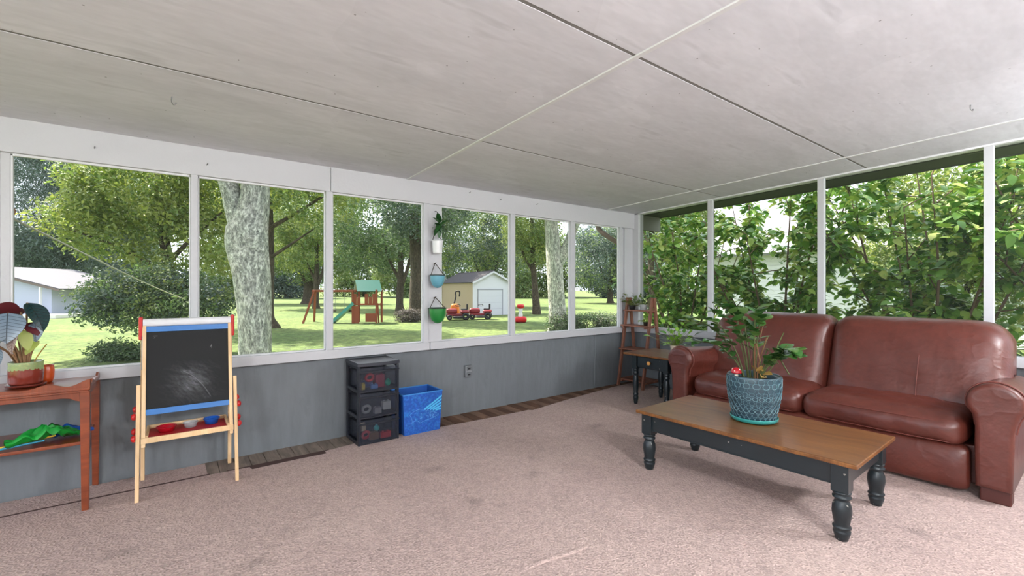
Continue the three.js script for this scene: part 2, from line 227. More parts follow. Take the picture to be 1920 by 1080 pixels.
// added fill globes on the house wall, unseen behind the camera, brighten the porch
for (const [x, where] of [[-2.2, 'left'], [1.3, 'middle'], [4.4, 'right']]) {
  const l = thing('added_lamp', 'added fill globe brightening the porch from the house wall, ' + where + ' of three', 'lamp', [x, 1.95, 1.42]);
  obj('bracket', [rod([0, 0, 0], [0, 0.0, -0.16], 0.012), new THREE.CylinderGeometry(0.06, 0.06, 0.02, 20).rotateX(PI / 2).translate(0, 0, -0.01)], M.metal, l);
  obj('fill_globe', new THREE.SphereGeometry(0.13, 24, 16).translate(0, 0, -0.27), flat('#ffffff', 0.4, { emissive: new THREE.Color(0.93, 0.965, 1.0), emissiveIntensity: 3 }), l);
  const p = new THREE.PointLight(new THREE.Color(0.93, 0.965, 1.0), 3.5); p.name = 'fill_light'; p.position.set(0, 0, -0.27); p.castShadow = true; p.shadow.radius = 6; l.add(p);
}
// ---------------------------------------------------------------- sofa
{
  const s = thing('sofa', 'brown leather two-cushion sofa with rolled arms along the right-hand screens', 'sofa', [4.5, 0, -1.475]);
  const wr = (v, a, f, ph) => a * Math.sin(v.x * f * 1.3 + v.z * f * 0.4 + ph) * Math.sin(v.z * f + v.y * f * 0.7 + ph * 2);
  for (const k of [-1, 1]) {
    const g = pillow(0.62, 0.19, 0.925, 0.075, (v) => { const a = 1 - (v.z / 0.4625) ** 4, b = 1 - (v.x / 0.31) ** 4; if (v.y > 0) v.y += 0.03 * a * b; if (v.x < 0) v.x -= 0.02 * a * (1 - (v.y / 0.1) ** 2); const c = wr(v, 0.005, 23, k); v.x += c; v.y += c; }, [18, 10, 28]); g.translate(-0.255, 0.385, k * 0.4645);
    const c = obj('seat_cushion', g, M.leather, s);
    for (const y of [0.445, 0.318]) obj('seam', wire([[-0.553, y, k * 0.4645 - 0.40], [-0.572, y, k * 0.4645 - 0.2], [-0.577, y, k * 0.4645], [-0.572, y, k * 0.4645 + 0.2], [-0.553, y, k * 0.4645 + 0.40]], 0.0035, 24, 5), M.piping, c);
    const bk = pillow(0.3, 0.68, 1.07, 0.11, (v) => { const a = 1 - Math.abs(v.z / 0.535) ** 8, b = 1 - (v.y / 0.34) ** 4, yy = v.y; if (v.x < 0) v.x -= 0.05 * a * b; const c = wr(v, 0.006, 17, k * 3); v.x += c; v.y += 0.02 * a * (yy > 0 ? 1 : 0); const end = v.z * k > 0 ? clamp01((v.z * k - 0.3) / 0.23) : 0; v.y -= 0.05 * end * end * (yy > 0 ? 1 : 0); v.x += (yy + 0.34) * 0.36; }, [12, 18, 28]); bk.translate(0.03, 0.70, k * 0.531);
    const b = obj('back_cushion', bk, M.leather, s);
    obj('seam', wire([[-0.128, 0.5, k * 0.6], [-0.095, 0.62, k * 0.6], [-0.045, 0.75, k * 0.6], [0.01, 0.86, k * 0.6]], 0.003, 20, 5), M.piping, b);
  }
  const skirt = pillow(0.12, 0.29, 1.88, 0.05, (v) => { if (v.x < 0) v.x -= 0.02 * (1 - (v.y / 0.15) ** 2) + wr(v, 0.004, 9, 1); }, [6, 10, 40]); skirt.translate(-0.49, 0.165, 0); obj('front_skirt', skirt, M.leather, s);
  obj('frame', bb(-0.44, 0.45, 0.06, 0.3, -1.0, 1.0, 0.01), M.leather, s);
  const back = pillow(0.2, 0.92, 2.1, 0.08, (v) => { v.x += Math.max(0, v.y + 0.2) * 0.05; }, [8, 12, 30]); back.translate(0.42, 0.52, 0); obj('back_frame', back, M.leather, s);
  for (const k of [-1, 1]) {
    const sh = new THREE.Shape(), P = []; // z-y outline of a rolled arm (outwards = +)
    P.push([-0.082, 0.09], [-0.086, 0.3], [-0.084, 0.46], [-0.095, 0.53]);
    for (let i = 0; i <= 14; i++) { const a = PI * (1.08 - 1.28 * i / 14); P.push([0.002 + 0.128 * Math.cos(a), 0.605 + 0.122 * Math.sin(a)]); }
    P.push([0.095, 0.50], [0.084, 0.44], [0.08, 0.3], [0.075, 0.09]);
    sh.setFromPoints(P.map(([z, y]) => new THREE.Vector2(z * k, y)));
    const g = extr(sh, 0.95, 0.03, 4); g.rotateY(PI / 2); g.scale(1, 1, 1); // local x of the shape -> -z
    g.applyMatrix4(new THREE.Matrix4().makeScale(1, 1, -1)); const ix = g.index ? g.toNonIndexed() : g; const p = ix.attributes.position; for (let i = 0; i < p.count; i += 3) { const a = [p.getX(i), p.getY(i), p.getZ(i)]; p.setXYZ(i, p.getX(i + 1), p.getY(i + 1), p.getZ(i + 1)); p.setXYZ(i + 1, ...a); }
    for (let i = 0; i < p.count; i++) { const x = p.getX(i), y = p.getY(i); p.setY(i, y - 0.06 * clamp01((x - 0.1) / 0.8) * clamp01((y - 0.3) / 0.3)); }
    let sm = new THREE.BufferGeometry(); sm.setAttribute('position', p); sm = mergeVertices(sm, 1e-4); sm.computeVertexNormals(); sm.translate(-0.56, 0, k * 1.05);
    const arm = obj('arm', sm, M.leather, s);
    const pp = P.slice(2, -2).map(([z, y]) => [-0.535, y + 0.004 * Math.sign(y - 0.6), k * (1.05 + z * 1.015)]); obj('piping', wire(pp, 0.006, 60, 6), M.piping, arm);
    obj('foot', [cb(-0.49, 0.05, k * 1.05, 0.11, 0.1, 0.135, 0.01)], M.footwood, s); obj('foot', [cb(0.4, 0.045, k * 1.0, 0.08, 0.09, 0.08, 0.008)], M.footwood, s);
  }
}
// ---------------------------------------------------------------- turned-leg tables
const legTurn = (y1, r) => [[0.001, 0], [r * 0.62, 0], [r * 0.72, y1 * 0.06], [r * 0.92, y1 * 0.16], [r * 0.95, y1 * 0.2], [r * 0.8, y1 * 0.235], [r * 0.98, y1 * 0.26], [r * 0.98, y1 * 0.29], [r * 0.8, y1 * 0.32], [r * 0.95, y1 * 0.45], [r * 1.06, y1 * 0.58], [r * 1.0, y1 * 0.7], [r * 0.78, y1 * 0.79], [r * 0.72, y1 * 0.82], [r * 0.98, y1 * 0.85], [r * 1.02, y1 * 0.88], [r * 0.8, y1 * 0.915], [r * 0.98, y1 * 0.94], [r * 1.0, y1 * 0.97], [r * 0.8, y1], [0.001, y1]];
{
  const t = thing('coffee_table', 'low wooden coffee table with dark painted turned legs in front of the sofa', 'table', [3.05, 0, -1.425]);
  obj('tabletop', [cb(0, 0.408, 0, 0.72, 0.024, 1.32, 0.006)], M.honey, t, false);
  const L = [[-0.305, -0.58], [-0.305, 0.58], [0.305, 0.58], [0.305, -0.58]];
  for (const [x, z] of L) { const g = lathe(legTurn(0.26, 0.042), 20); g.translate(x, 0, z); raw('leg', [uvm(g), uvm(cb(x, 0.326, z, 0.078, 0.14, 0.078, 0.003)), uvm(lathe([[0.001, 0.235], [0.034, 0.24], [0.05, 0.262], [0.001, 0.27]], 4).rotateY(PI / 4).translate(x, 0, z))], M.dark, t); }
  for (const x of [-0.318, 0.318]) obj('apron', [bb(x - 0.011, x + 0.011, 0.285, 0.396, -0.545, 0.545), bb(x - 0.015, x + 0.015, 0.285, 0.293, -0.545, 0.545, 0.003)], M.dark, t);
  for (const z of [-0.593, 0.593]) obj('apron', [bb(-0.27, 0.27, 0.285, 0.396, z - 0.011, z + 0.011)], M.dark, t);
  t.rotation.y = 0.02;
}
{
  const t = thing('end_table', 'small wooden side table with one drawer between ladder shelf and sofa', 'table', [4.39, 0, -3.035]);
  obj('tabletop', [cb(0, 0.558, 0, 0.58, 0.024, 0.64, 0.006)], M.honey, t);
  for (const [x, z] of [[-0.235, -0.185], [-0.235, 0.215], [0.235, 0.215], [0.235, -0.185]]) { const g = lathe(legTurn(0.40, 0.03), 18); g.translate(x, 0, z); raw('leg', [uvm(g), uvm(cb(x, 0.47, z, 0.06, 0.152, 0.06, 0.003))], M.dark, t); }
  obj('apron', [bb(0.22, 0.24, 0.41, 0.546, -0.16, 0.19), bb(-0.21, 0.21, 0.41, 0.546, -0.205, -0.185), bb(-0.21, 0.21, 0.41, 0.546, 0.215, 0.235), bb(-0.235, -0.22, 0.41, 0.546, -0.16, 0.19)], M.dark, t);
  const d = obj('drawer', bb(-0.25, -0.235, 0.425, 0.538, -0.15, 0.18, 0.003), M.dark, t);
  obj('knob', lathe([[0.001, 0], [0.011, 0], [0.009, 0.01], [0.02, 0.02], [0.022, 0.028], [0.016, 0.036], [0.001, 0.038]], 16).rotateZ(PI / 2).translate(-0.25, 0.482, 0.015), M.knob, d);
}
// ---------------------------------------------------------------- potted plant on the coffee table
{
  const px = 3.10, pz = -1.44, y0 = 0.42;
  const glaze = tex(512, (u, v) => { const n = fbm(u, v, 8, 8, 4, 601); return mixc(rgb(34, 54, 66), rgb(58, 86, 98), n); }, true, 1);
  const s = thing('plant_saucer', 'turquoise glazed saucer under the patterned pot on coffee table', 'saucer', [px, y0, pz]);
  obj('dish', lathe([[0.001, 0], [0.115, 0], [0.142, 0.008], [0.147, 0.028], [0.143, 0.032], [0.137, 0.028], [0.132, 0.012], [0.001, 0.010]], 40), flat('#2c8f8b', 0.25, { clearcoat: 0.6 }), s);
  const p = thing('patterned_pot', 'large teal blue pot with raised scale pattern on the coffee table', 'pot', [px, y0 + 0.011, pz]);
  const gm = mat({ map: glaze, roughness: 0.3, clearcoat: 0.5, clearcoatRoughness: 0.15 });
  const rAt = (y) => 0.123 + 0.04 * Math.sin(Math.min(1, y / 0.24) * PI / 2);
  const prof = [[0.001, 0], [0.119, 0]]; for (let i = 0; i <= 10; i++) prof.push([rAt(i * 0.0285), 0.003 + i * 0.0285]); prof.push([0.158, 0.293], [0.150, 0.29], [0.148, 0.25], [0.001, 0.248]);
  const body = obj('body', lathe(prof, 48), gm, p);
  // raised scales, row by row
  const scale = [], sg = (() => { const g = leafGeo(0.036, 0.034, 0.1, 0.1, 4, 0.6); return g; })();
  const sm = [flat('#567a86', 0.3, { clearcoat: 0.5 }), flat('#456873', 0.3, { clearcoat: 0.5 }), flat('#6a8e96', 0.3, { clearcoat: 0.5 })];
  const ring = (y, k, n, r, size) => { const a = (k / n) * 2 * PI; return new THREE.TorusGeometry(size, 0.0022, 4, 12).scale(1, 0.8, 1).rotateX(0).translate(0, 0, r).applyMatrix4(new THREE.Matrix4().makeRotationY(a).setPosition(0, y, 0)); };
  for (let row = 0; row < 10; row++) { const gs = [], n = 26 - (row > 6 ? 8 : 0), y = 0.02 + row * 0.0275; for (let k = 0; k < n; k++) gs.push(ring(y, k + (row % 2) / 2, n, rAt(y) + 0.0005, row > 6 ? 0.021 : 0.015)); obj('scale_row', gs, sm[row % 3], p); }
  obj('soil', lathe([[0.001, 0.262], [0.08, 0.258], [0.149, 0.252]], 24), M.soil, p);
  const pl = thing('leafy_plant', 'green plant with arching stems and glossy leaflets growing from patterned pot', 'plant', [px, y0 + 0.25, pz]);
  const lg = [leafGeo(0.09, 0.062, 0.25, 0.15, 6), leafGeo(0.08, 0.058, 0.35, 0.1, 6)], lm = [leafM('#35602b', 0.15, 0.3), leafM('#477a38', 0.2, 0.3), leafM('#678e46', 0.25, 0.35)], yel = leafM('#a8843c', 0.2, 0.6), stem = flat('#4a5428', 0.6), brown = flat('#6e4a2e', 0.7);
  const stems = [[-0.1, 0.55, -0.14, 0.45], [-0.02, 0.52, -0.1, 0.4], [-0.02, 0.42, -0.4, 1], [-0.1, 0.46, -0.3, 0.8], [0.06, 0.27, 0.19, 1.2], [0.02, 0.45, 0.04, 0.3], [0.05, 0.22, 0.2, 0.9], [0.06, 0.22, 0.18, 0.7], [-0.02, 0.5, 0.02, 0.2], [-0.14, 0.28, -0.26, 0.7], [-0.06, 0.5, -0.2, 0.5], [0.1, 0.4, -0.05, 0.3]];
  for (const [dx, h, dz, bend] of stems) {
    const cv = new THREE.CatmullRomCurve3([V(dx * 0.15, 0, dz * 0.15), V(dx * 0.35, h * 0.45, dz * 0.35), V(dx * 0.75, h * 0.85, dz * 0.75), V(dx * 1.15, h * (1 - 0.12 * bend), dz * 1.25)]);
    const st = raw('stem', new THREE.TubeGeometry(cv, 14, 0.0045, 6), stem, pl);
    const n = 15;
    for (let i = 0; i < n; i++) { const t = 0.38 + 0.62 * i / (n - 1), c = cv.getPoint(t), d = cv.getTangent(t), sd = i % 2 ? 1 : -1; const side = d.clone().cross(V(rr(-0.3, 0.3), 1, rr(-0.3, 0.3))).normalize().multiplyScalar(sd); const o = raw('leaf', lg[i % 2], pick(lm), st); aim(o, c, side.multiplyScalar(0.9).add(d.clone().multiplyScalar(0.5)).add(V(0, 0.25, 0)), rr(-0.4, 0.4), rr(0.8, 1.25)); }
  }
  for (let i = 0; i < 9; i++) { const a = rr(-1.2, 1.8), r = rr(0.1, 0.2); const cv = new THREE.CatmullRomCurve3([V(0.02 * Math.sin(a), 0, 0.03 * Math.cos(a)), V(0.5 * r * Math.sin(a), rr(0.05, 0.3), 0.5 * r * Math.cos(a)), V(r * Math.sin(a), rr(0.02, 0.45), r * Math.cos(a) + 0.02)]); raw('bare_stem', new THREE.TubeGeometry(cv, 10, 0.004, 5), i % 2 ? brown : stem, pl); }
  for (let i = 0; i < 5; i++) aim(raw('leaf', lg[0], yel, pl), V(rr(-0.04, 0.06), rr(0.03, 0.1), rr(0, 0.1)), V(rr(-1, 0), rr(-0.2, 0.4), rr(-0.2, 1)), rr(-1, 1), 0.8);
  const mu = thing('toy_mushroom', 'small red and white mushroom ornament stuck in the patterned pot', 'ornament', [3.035, y0 + 0.262, -1.525]);
  obj('stalk', lathe([[0.001, 0], [0.014, 0], [0.012, 0.03], [0.01, 0.05], [0.001, 0.055]], 14), flat('#e6dccb', 0.5), mu);
  const cap = obj('cap', lathe([[0.001, 0.045], [0.03, 0.043], [0.035, 0.05], [0.03, 0.066], [0.015, 0.08], [0.001, 0.084]], 20), flat('#b8202c', 0.3, { clearcoat: 0.4 }), mu);
  for (const [a, e] of [[0.3, 0.5], [1.7, 0.7], [3, 0.4], [4.2, 0.8], [5.3, 0.5]]) obj('spot', new THREE.SphereGeometry(0.005, 8, 6).translate(0.031 * Math.cos(a) * Math.cos(e), 0.05 + 0.032 * Math.sin(e), 0.031 * Math.sin(a) * Math.cos(e)), flat('#eee6dc', 0.5), cap);
}
// ---------------------------------------------------------------- ladder shelf in the corner
{
  const t = thing('ladder_shelf', 'brown wooden A-frame ladder shelf standing in the porch corner', 'shelf', [4.96, 0, -3.78]);
  for (const z of [-0.19, 0.2]) {
    obj('leg', bar([-0.205, 0, z], [-0.005, 1.17, z], 0.042, 0.026), M.ladder, t); obj('leg', bar([0.165, 0, z + 0.02], [0.012, 1.17, z + 0.02], 0.042, 0.026), M.ladder, t);
  }
  for (const [y, x0, x1] of [[0.085, -0.17, 0.145], [0.49, -0.17, 0.09], [0.80, -0.135, 0.06], [1.0, -0.08, 0.06]]) {
    const n = y > 0.9 ? 2 : 3;
    for (let i = 0; i < n; i++) { const w = (x1 - x0) / n; obj('shelf_slat', bb(x0 + i * w + 0.006, x0 + (i + 1) * w - 0.006, y - 0.009, y + 0.009, -0.215, 0.225, 0.003), M.ladder, t); }
    obj('cross_bar', bb(x0, x1, y - 0.03, y - 0.009, -0.18, -0.16, 0.002), M.ladder, t); obj('cross_bar', bb(x0, x1, y - 0.03, y - 0.009, 0.165, 0.185, 0.002), M.ladder, t);
  }
  const mk = (name, label, x, y, z, pr, ph, color, leafc, n, ll, spread) => {
    const p = thing(name + '_pot', label[0], 'pot', [x, y, z]); obj('pot_body', lathe([[0.001, 0], [pr * 0.75, 0], [pr, ph], [pr * 0.92, ph], [pr * 0.88, ph * 0.85], [0.001, ph * 0.8]], 20), flat(color, 0.5), p);
    const q = thing(name, label[1], 'plant', [x, y + ph * 0.8, z]); const g = leafGeo(ll, ll * 0.55, 0.35, 0.15, 5), ms = leafc.map((c) => leafM(c, 0.3, 0.5));
    for (let i = 0; i < n; i++) { const a = rnd() * 2 * PI, e = rr(0.15, 1.3), d = V(Math.cos(a) * Math.cos(e), Math.sin(e), Math.sin(a) * Math.cos(e)), r = rr(0.2, 1) * spread; const tip = d.clone().multiplyScalar(r); raw('stem', rod([0, 0, 0], tip.toArray(), 0.0025, 0.0015, 5), flat('#6d7c3a'), q); aim(raw('leaf', g, pick(ms), q), tip, d.clone().add(V(rr(-0.6, 0.6), rr(-0.3, 0.3), rr(-0.6, 0.6))), rr(-0.5, 0.5), rr(0.7, 1.2)); }
  };
  mk('trailing_plant', ['small black plastic pot on the ladder shelf top near corner post', 'yellow-green leafy plant on top of the ladder shelf beside corner post'], 4.95, 1.009, -3.89, 0.045, 0.06, '#1c1c1e', ['#7f8a34', '#9a9a44', '#5d7a30'], 40, 0.07, 0.17);
  mk('fern_plant', ['pale grey pot on the ladder shelf top under bushy dark leaves', 'bushy dark green plant on the ladder shelf top, nearer the sofa'], 4.95, 1.009, -3.71, 0.05, 0.075, '#9a9c9c', ['#3d5a2a', '#56773a', '#2f4c24'], 44, 0.055, 0.16);
  mk('seedling_plant', ['small dark pot on the third tier of the ladder shelf', 'bright green seedling on the third tier of the ladder shelf'], 4.93, 0.809, -3.66, 0.035, 0.045, '#241c18', ['#8ab03e', '#a4c452'], 16, 0.05, 0.1);
  mk('lime_plant', ['beige glazed pot on the side table behind the sofa arm', 'bright lime green leafy plant on the side table behind sofa arm'], 4.54, 0.571, -2.98, 0.05, 0.08, '#c4b6a2', ['#7fb338', '#9ac84e', '#5f9a34'], 60, 0.075, 0.3);
}
// ---------------------------------------------------------------- plant table at the far left
{
  const t = thing('tray_table', 'reddish wooden two-tier tray table under the left-hand plant', 'table', [-0.76, 0, -3.83]);
  const wv = (x0, x1, h0, h1, n) => { const p = [[x0, 0]]; for (let i = 0; i <= n; i++) { const u = i / n; p.push([x0 + (x1 - x0) * u, h0 + h1 * (0.5 + 0.5 * Math.cos(u * PI * 8)) * (0.6 + 0.4 * Math.cos(u * 2 * PI))]); } p.push([x1, 0]); return p; };
  for (const [x, z] of [[-0.345, -0.21], [-0.345, 0.22], [0.345, 0.22], [0.345, -0.21]]) { const g = bar([x, 0, z], [x, 0.70, z], 0.045, 0.045, 0.004); const p = g.attributes.position; for (let i = 0; i < p.count; i++) { const k = 0.7 + 0.3 * clamp01(p.getY(i) / 0.6); p.setX(i, x + (p.getX(i) - x) * k); p.setZ(i, z + (p.getZ(i) - z) * k); } obj('leg', g, M.cedar, t, true); }
  obj('tabletop', [cb(0, 0.715, 0.005, 0.74, 0.02, 0.50, 0.006), cb(0, 0.70, 0.005, 0.72, 0.014, 0.48, 0.004)], M.cedar, t);
  const gal = (len, flip) => extr(wv(-len / 2, len / 2, 0.014, 0.034, 48), 0.01, 0.002, 1);
  obj('gallery_rail', gal(0.74).translate(0, 0.722, 0.242), M.cedar, t); const back = gal(0.74); obj('gallery_rail', back.translate(0, 0.722, -0.247), M.cedar, t);
  for (const x of [-0.368, 0.358]) obj('gallery_rail', gal(0.5).rotateY(PI / 2).translate(x, 0.722, 0.005), M.cedar, t);
  for (const z of [0.22, -0.21]) { const s = new THREE.Shape(); s.moveTo(-0.33, 0.695); s.lineTo(0.33, 0.695); s.lineTo(0.33, 0.64); s.quadraticCurveTo(0.30, 0.645, 0.285, 0.66); s.lineTo(0.25, 0.667); s.lineTo(-0.25, 0.667); s.lineTo(-0.285, 0.66); s.quadraticCurveTo(-0.30, 0.645, -0.33, 0.64); obj('apron', extr(s, 0.014, 0.002, 1).translate(0, 0, z - 0.007), M.cedar, t); }
  for (const x of [-0.345, 0.345]) obj('apron', bb(x - 0.007, x + 0.007, 0.655, 0.695, -0.19, 0.20), M.cedar, t);
  obj('shelf', [cb(0, 0.395, 0.005, 0.68, 0.02, 0.43, 0.004)], M.cedar, t);
  // pot and plant
  const pot = thing('glazed_pot', 'red-brown glazed pot with green dripping rim on the tray table', 'pot', [-0.69, 0.726, -3.80]);
  const gl = canvasTex(256, 256, (c, w, h) => { c.fillStyle = '#7c2e22'; c.fillRect(0, 0, w, h); for (let i = 0; i < 500; i++) { c.fillStyle = `rgba(${90 + 60 * rnd()},${30 + 20 * rnd()},${20 + 20 * rnd()},.25)`; c.fillRect(rnd() * w, rnd() * h, 6, 6); } c.fillStyle = '#8a9a66'; c.fillRect(0, 0, w, 60); for (let i = 0; i < 24; i++) { c.beginPath(); c.ellipse(i * 11, 58 + 10 * rnd(), 6, 14 + 12 * rnd(), 0, 0, 7); c.fill(); } for (let i = 0; i < 200; i++) { c.fillStyle = `rgba(${150 + 60 * rnd()},${160 + 40 * rnd()},${110},.35)`; c.fillRect(rnd() * w, rnd() * 60, 5, 4); } });
  gl.repeat.set(1, 1); gl.wrapS = THREE.RepeatWrapping;
  const pb = raw('body', lathe([[0.001, 0.012], [0.064, 0.012], [0.072, 0.03], [0.076, 0.09], [0.072, 0.13], [0.075, 0.145], [0.07, 0.148], [0.066, 0.14], [0.065, 0.12], [0.001, 0.118]], 36), mat({ map: gl, roughness: 0.2, clearcoat: 0.6 }), pot);
  { const u = pb.geometry.attributes.uv, p = pb.geometry.attributes.position; for (let i = 0; i < u.count; i++) u.setY(i, clamp01(p.getY(i) / 0.148)); }
  obj('saucer', lathe([[0.001, 0], [0.06, 0], [0.083, 0.006], [0.087, 0.018], [0.082, 0.018], [0.07, 0.011], [0.001, 0.011]], 36), flat('#6d2c22', 0.25, { clearcoat: 0.5 }), pot);
  const op = thing('orange_planter', 'small orange glazed planter behind the red-brown pot on tray table', 'pot', [-0.622, 0.726, -3.905]);
  obj('body', lathe([[0.001, 0], [0.026, 0], [0.034, 0.03], [0.036, 0.07], [0.032, 0.1], [0.028, 0.1], [0.03, 0.07], [0.001, 0.06]], 24), flat('#c9501f', 0.3, { clearcoat: 0.5 }), op); obj('rim', new THREE.TorusGeometry(0.03, 0.004, 8, 24).rotateX(PI / 2).translate(0, 0.1, 0), flat('#b4441a', 0.35), op);
  obj('soil', lathe([[0.001, 0.128], [0.067, 0.122]], 20), M.soil, pot);
  const pl = thing('begonia_plant', 'large-leaved plant with dark blue-green and silvery leaves at the left edge', 'plant', [-0.69, 0.85, -3.80]);
  const veined = (base, vein, s) => canvasTex(128, 256, (c, w, h) => { c.fillStyle = base; c.fillRect(0, 0, w, h); for (let i = 0; i < 200; i++) { c.fillStyle = `rgba(255,255,255,${0.03 * rnd()})`; c.fillRect(rnd() * w, rnd() * h, 10, 10); } c.strokeStyle = vein; c.lineWidth = 4; c.beginPath(); c.moveTo(w / 2, 0); c.lineTo(w / 2, h); c.stroke(); c.lineWidth = 2.5; for (let i = 0; i < 9; i++) for (const sd of [-1, 1]) { c.beginPath(); c.moveTo(w / 2, h - i * h / 9); c.quadraticCurveTo(w / 2 + sd * w * 0.3, h - i * h / 9 - 26, w / 2 + sd * w * 0.5, h - i * h / 9 - 50); c.stroke(); } });
  const lm = { blue: mat({ map: veined('#1f3a3e', '#0f2224', 1), roughness: 0.25, clearcoat: 0.4, side: 2 }), silver: mat({ map: veined('#6d7f90', '#2c3a44', 2), roughness: 0.35, clearcoat: 0.3, side: 2 }), maroon: flat('#5a1a22', 0.5, { side: 2 }), pale: mat({ map: veined('#b8a49a', '#6a4a4c', 3), roughness: 0.45, side: 2 }), lime: leafM('#b9c46a', 0.4, 0.5), green: leafM('#2c5a30', 0.2, 0.35) };
  const st = flat('#8d6a4a', 0.6);
  const lv = [['blue', [0.01, 0.365, 0.03], [0.55, -0.7, 0.35], 0.18, 0.125, 0.1], ['silver', [-0.06, 0.31, 0.06], [0.05, -0.75, 0.5], 0.17, 0.15, 0], ['silver', [-0.12, 0.24, 0.09], [-0.2, -0.8, 0.4], 0.15, 0.11, 0.2], ['maroon', [-0.02, 0.31, 0], [-0.8, 0.15, 0.25], 0.15, 0.12, 0.9], ['maroon', [0.02, 0.25, 0.03], [0.4, -0.5, 0.5], 0.09, 0.08, 0.3], ['pale', [-0.02, 0.22, 0.07], [-0.3, -0.85, 0.4], 0.14, 0.07, 0.1], ['lime', [0.0, 0.21, 0.06], [0.25, -0.85, 0.4], 0.12, 0.06, 0.3], ['lime', [0.06, 0.14, 0.05], [-0.5, -0.5, 0.5], 0.09, 0.055, -0.3], ['green', [-0.06, 0.17, 0.08], [-0.5, -0.5, 0.5], 0.12, 0.08, 0.3], ['silver', [0.045, 0.25, 0.04], [0.05, -0.85, 0.4], 0.11, 0.07, 0.1], ['silver', [-0.10, 0.13, 0.1], [0.0, -0.95, 0.25], 0.13, 0.065, 0], ['green', [-0.16, 0.16, 0.02], [-0.8, -0.3, 0.2], 0.14, 0.1, 0], ['blue', [-0.13, 0.27, -0.02], [-0.7, -0.3, 0.4], 0.16, 0.13, 0], ['maroon', [-0.03, 0.29, -0.06], [-0.6, 0.5, -0.3], 0.14, 0.12, 0]];
  for (const [k, p, d, l, w, roll] of lv) { raw('stem', wire([[p[0] * 0.2, 0, p[2] * 0.2], [p[0] * 0.5, p[1] * 0.6, p[2] * 0.5], p], 0.005, 10, 6), st, pl); aim(raw('leaf', leafGeo(l, w, 0.3, 0.22, 10, 0.4), lm[k], pl), V(...p), V(...d), roll); }
  raw('bare_stem', wire([[0.03, 0, 0.02], [0.05, 0.05, 0.02], [0.09, 0.12, 0.03]], 0.003, 8, 5), flat('#b0843c'), pl);
  // toys on the lower shelf
  const crum = (l, w, h, s, m, name, label, p, turn) => { const g = new THREE.PlaneGeometry(l, w, 26, 12); g.rotateX(-PI / 2); const q = g.attributes.position; for (let i = 0; i < q.count; i++) { const x = q.getX(i), z = q.getZ(i), u = x / l + 0.5; const k = 0.15 + 0.85 * Math.sin(PI * clamp01(u * 0.8 + 0.12)); q.setZ(i, z * k + 0.02 * fbm(u + 2, z + 3, 7, 7, 2, s)); q.setY(i, h * k * (0.25 + 0.95 * Math.abs(Math.sin(z / w * 9 + 2 * fbm(u, z, 5, 5, 2, s)))) * (0.5 + fbm(u + 1, z + 1, 9, 9, 2, s + 3))); } g.computeVertexNormals(); const t = thing(name, label, 'toy', p, turn); raw('cloth', g, m, t); return t; };
  const tg = crum(0.30, 0.15, 0.07, 3, leafM('#12a83c', 0.3, 0.45), 'folded_kite', 'bright green folded toy kite on the tray table lower shelf', [-0.605, 0.407, -3.71], 0.32);
  raw('rod', rod([-0.17, 0.015, 0.0], [0.05, 0.03, 0.01], 0.006, 0.005, 10), flat('#d8b020', 0.4), tg); raw('rod', rod([-0.17, 0.012, 0.02], [0.0, 0.02, 0.035], 0.006, 0.005, 10), flat('#2f8fb0', 0.4), tg);
  crum(0.26, 0.12, 0.05, 8, leafM('#1c62c8', 0.25, 0.45), 'folded_kite', 'blue folded toy kite lying behind the green one on the shelf', [-0.53, 0.407, -3.79], 0.25);
}
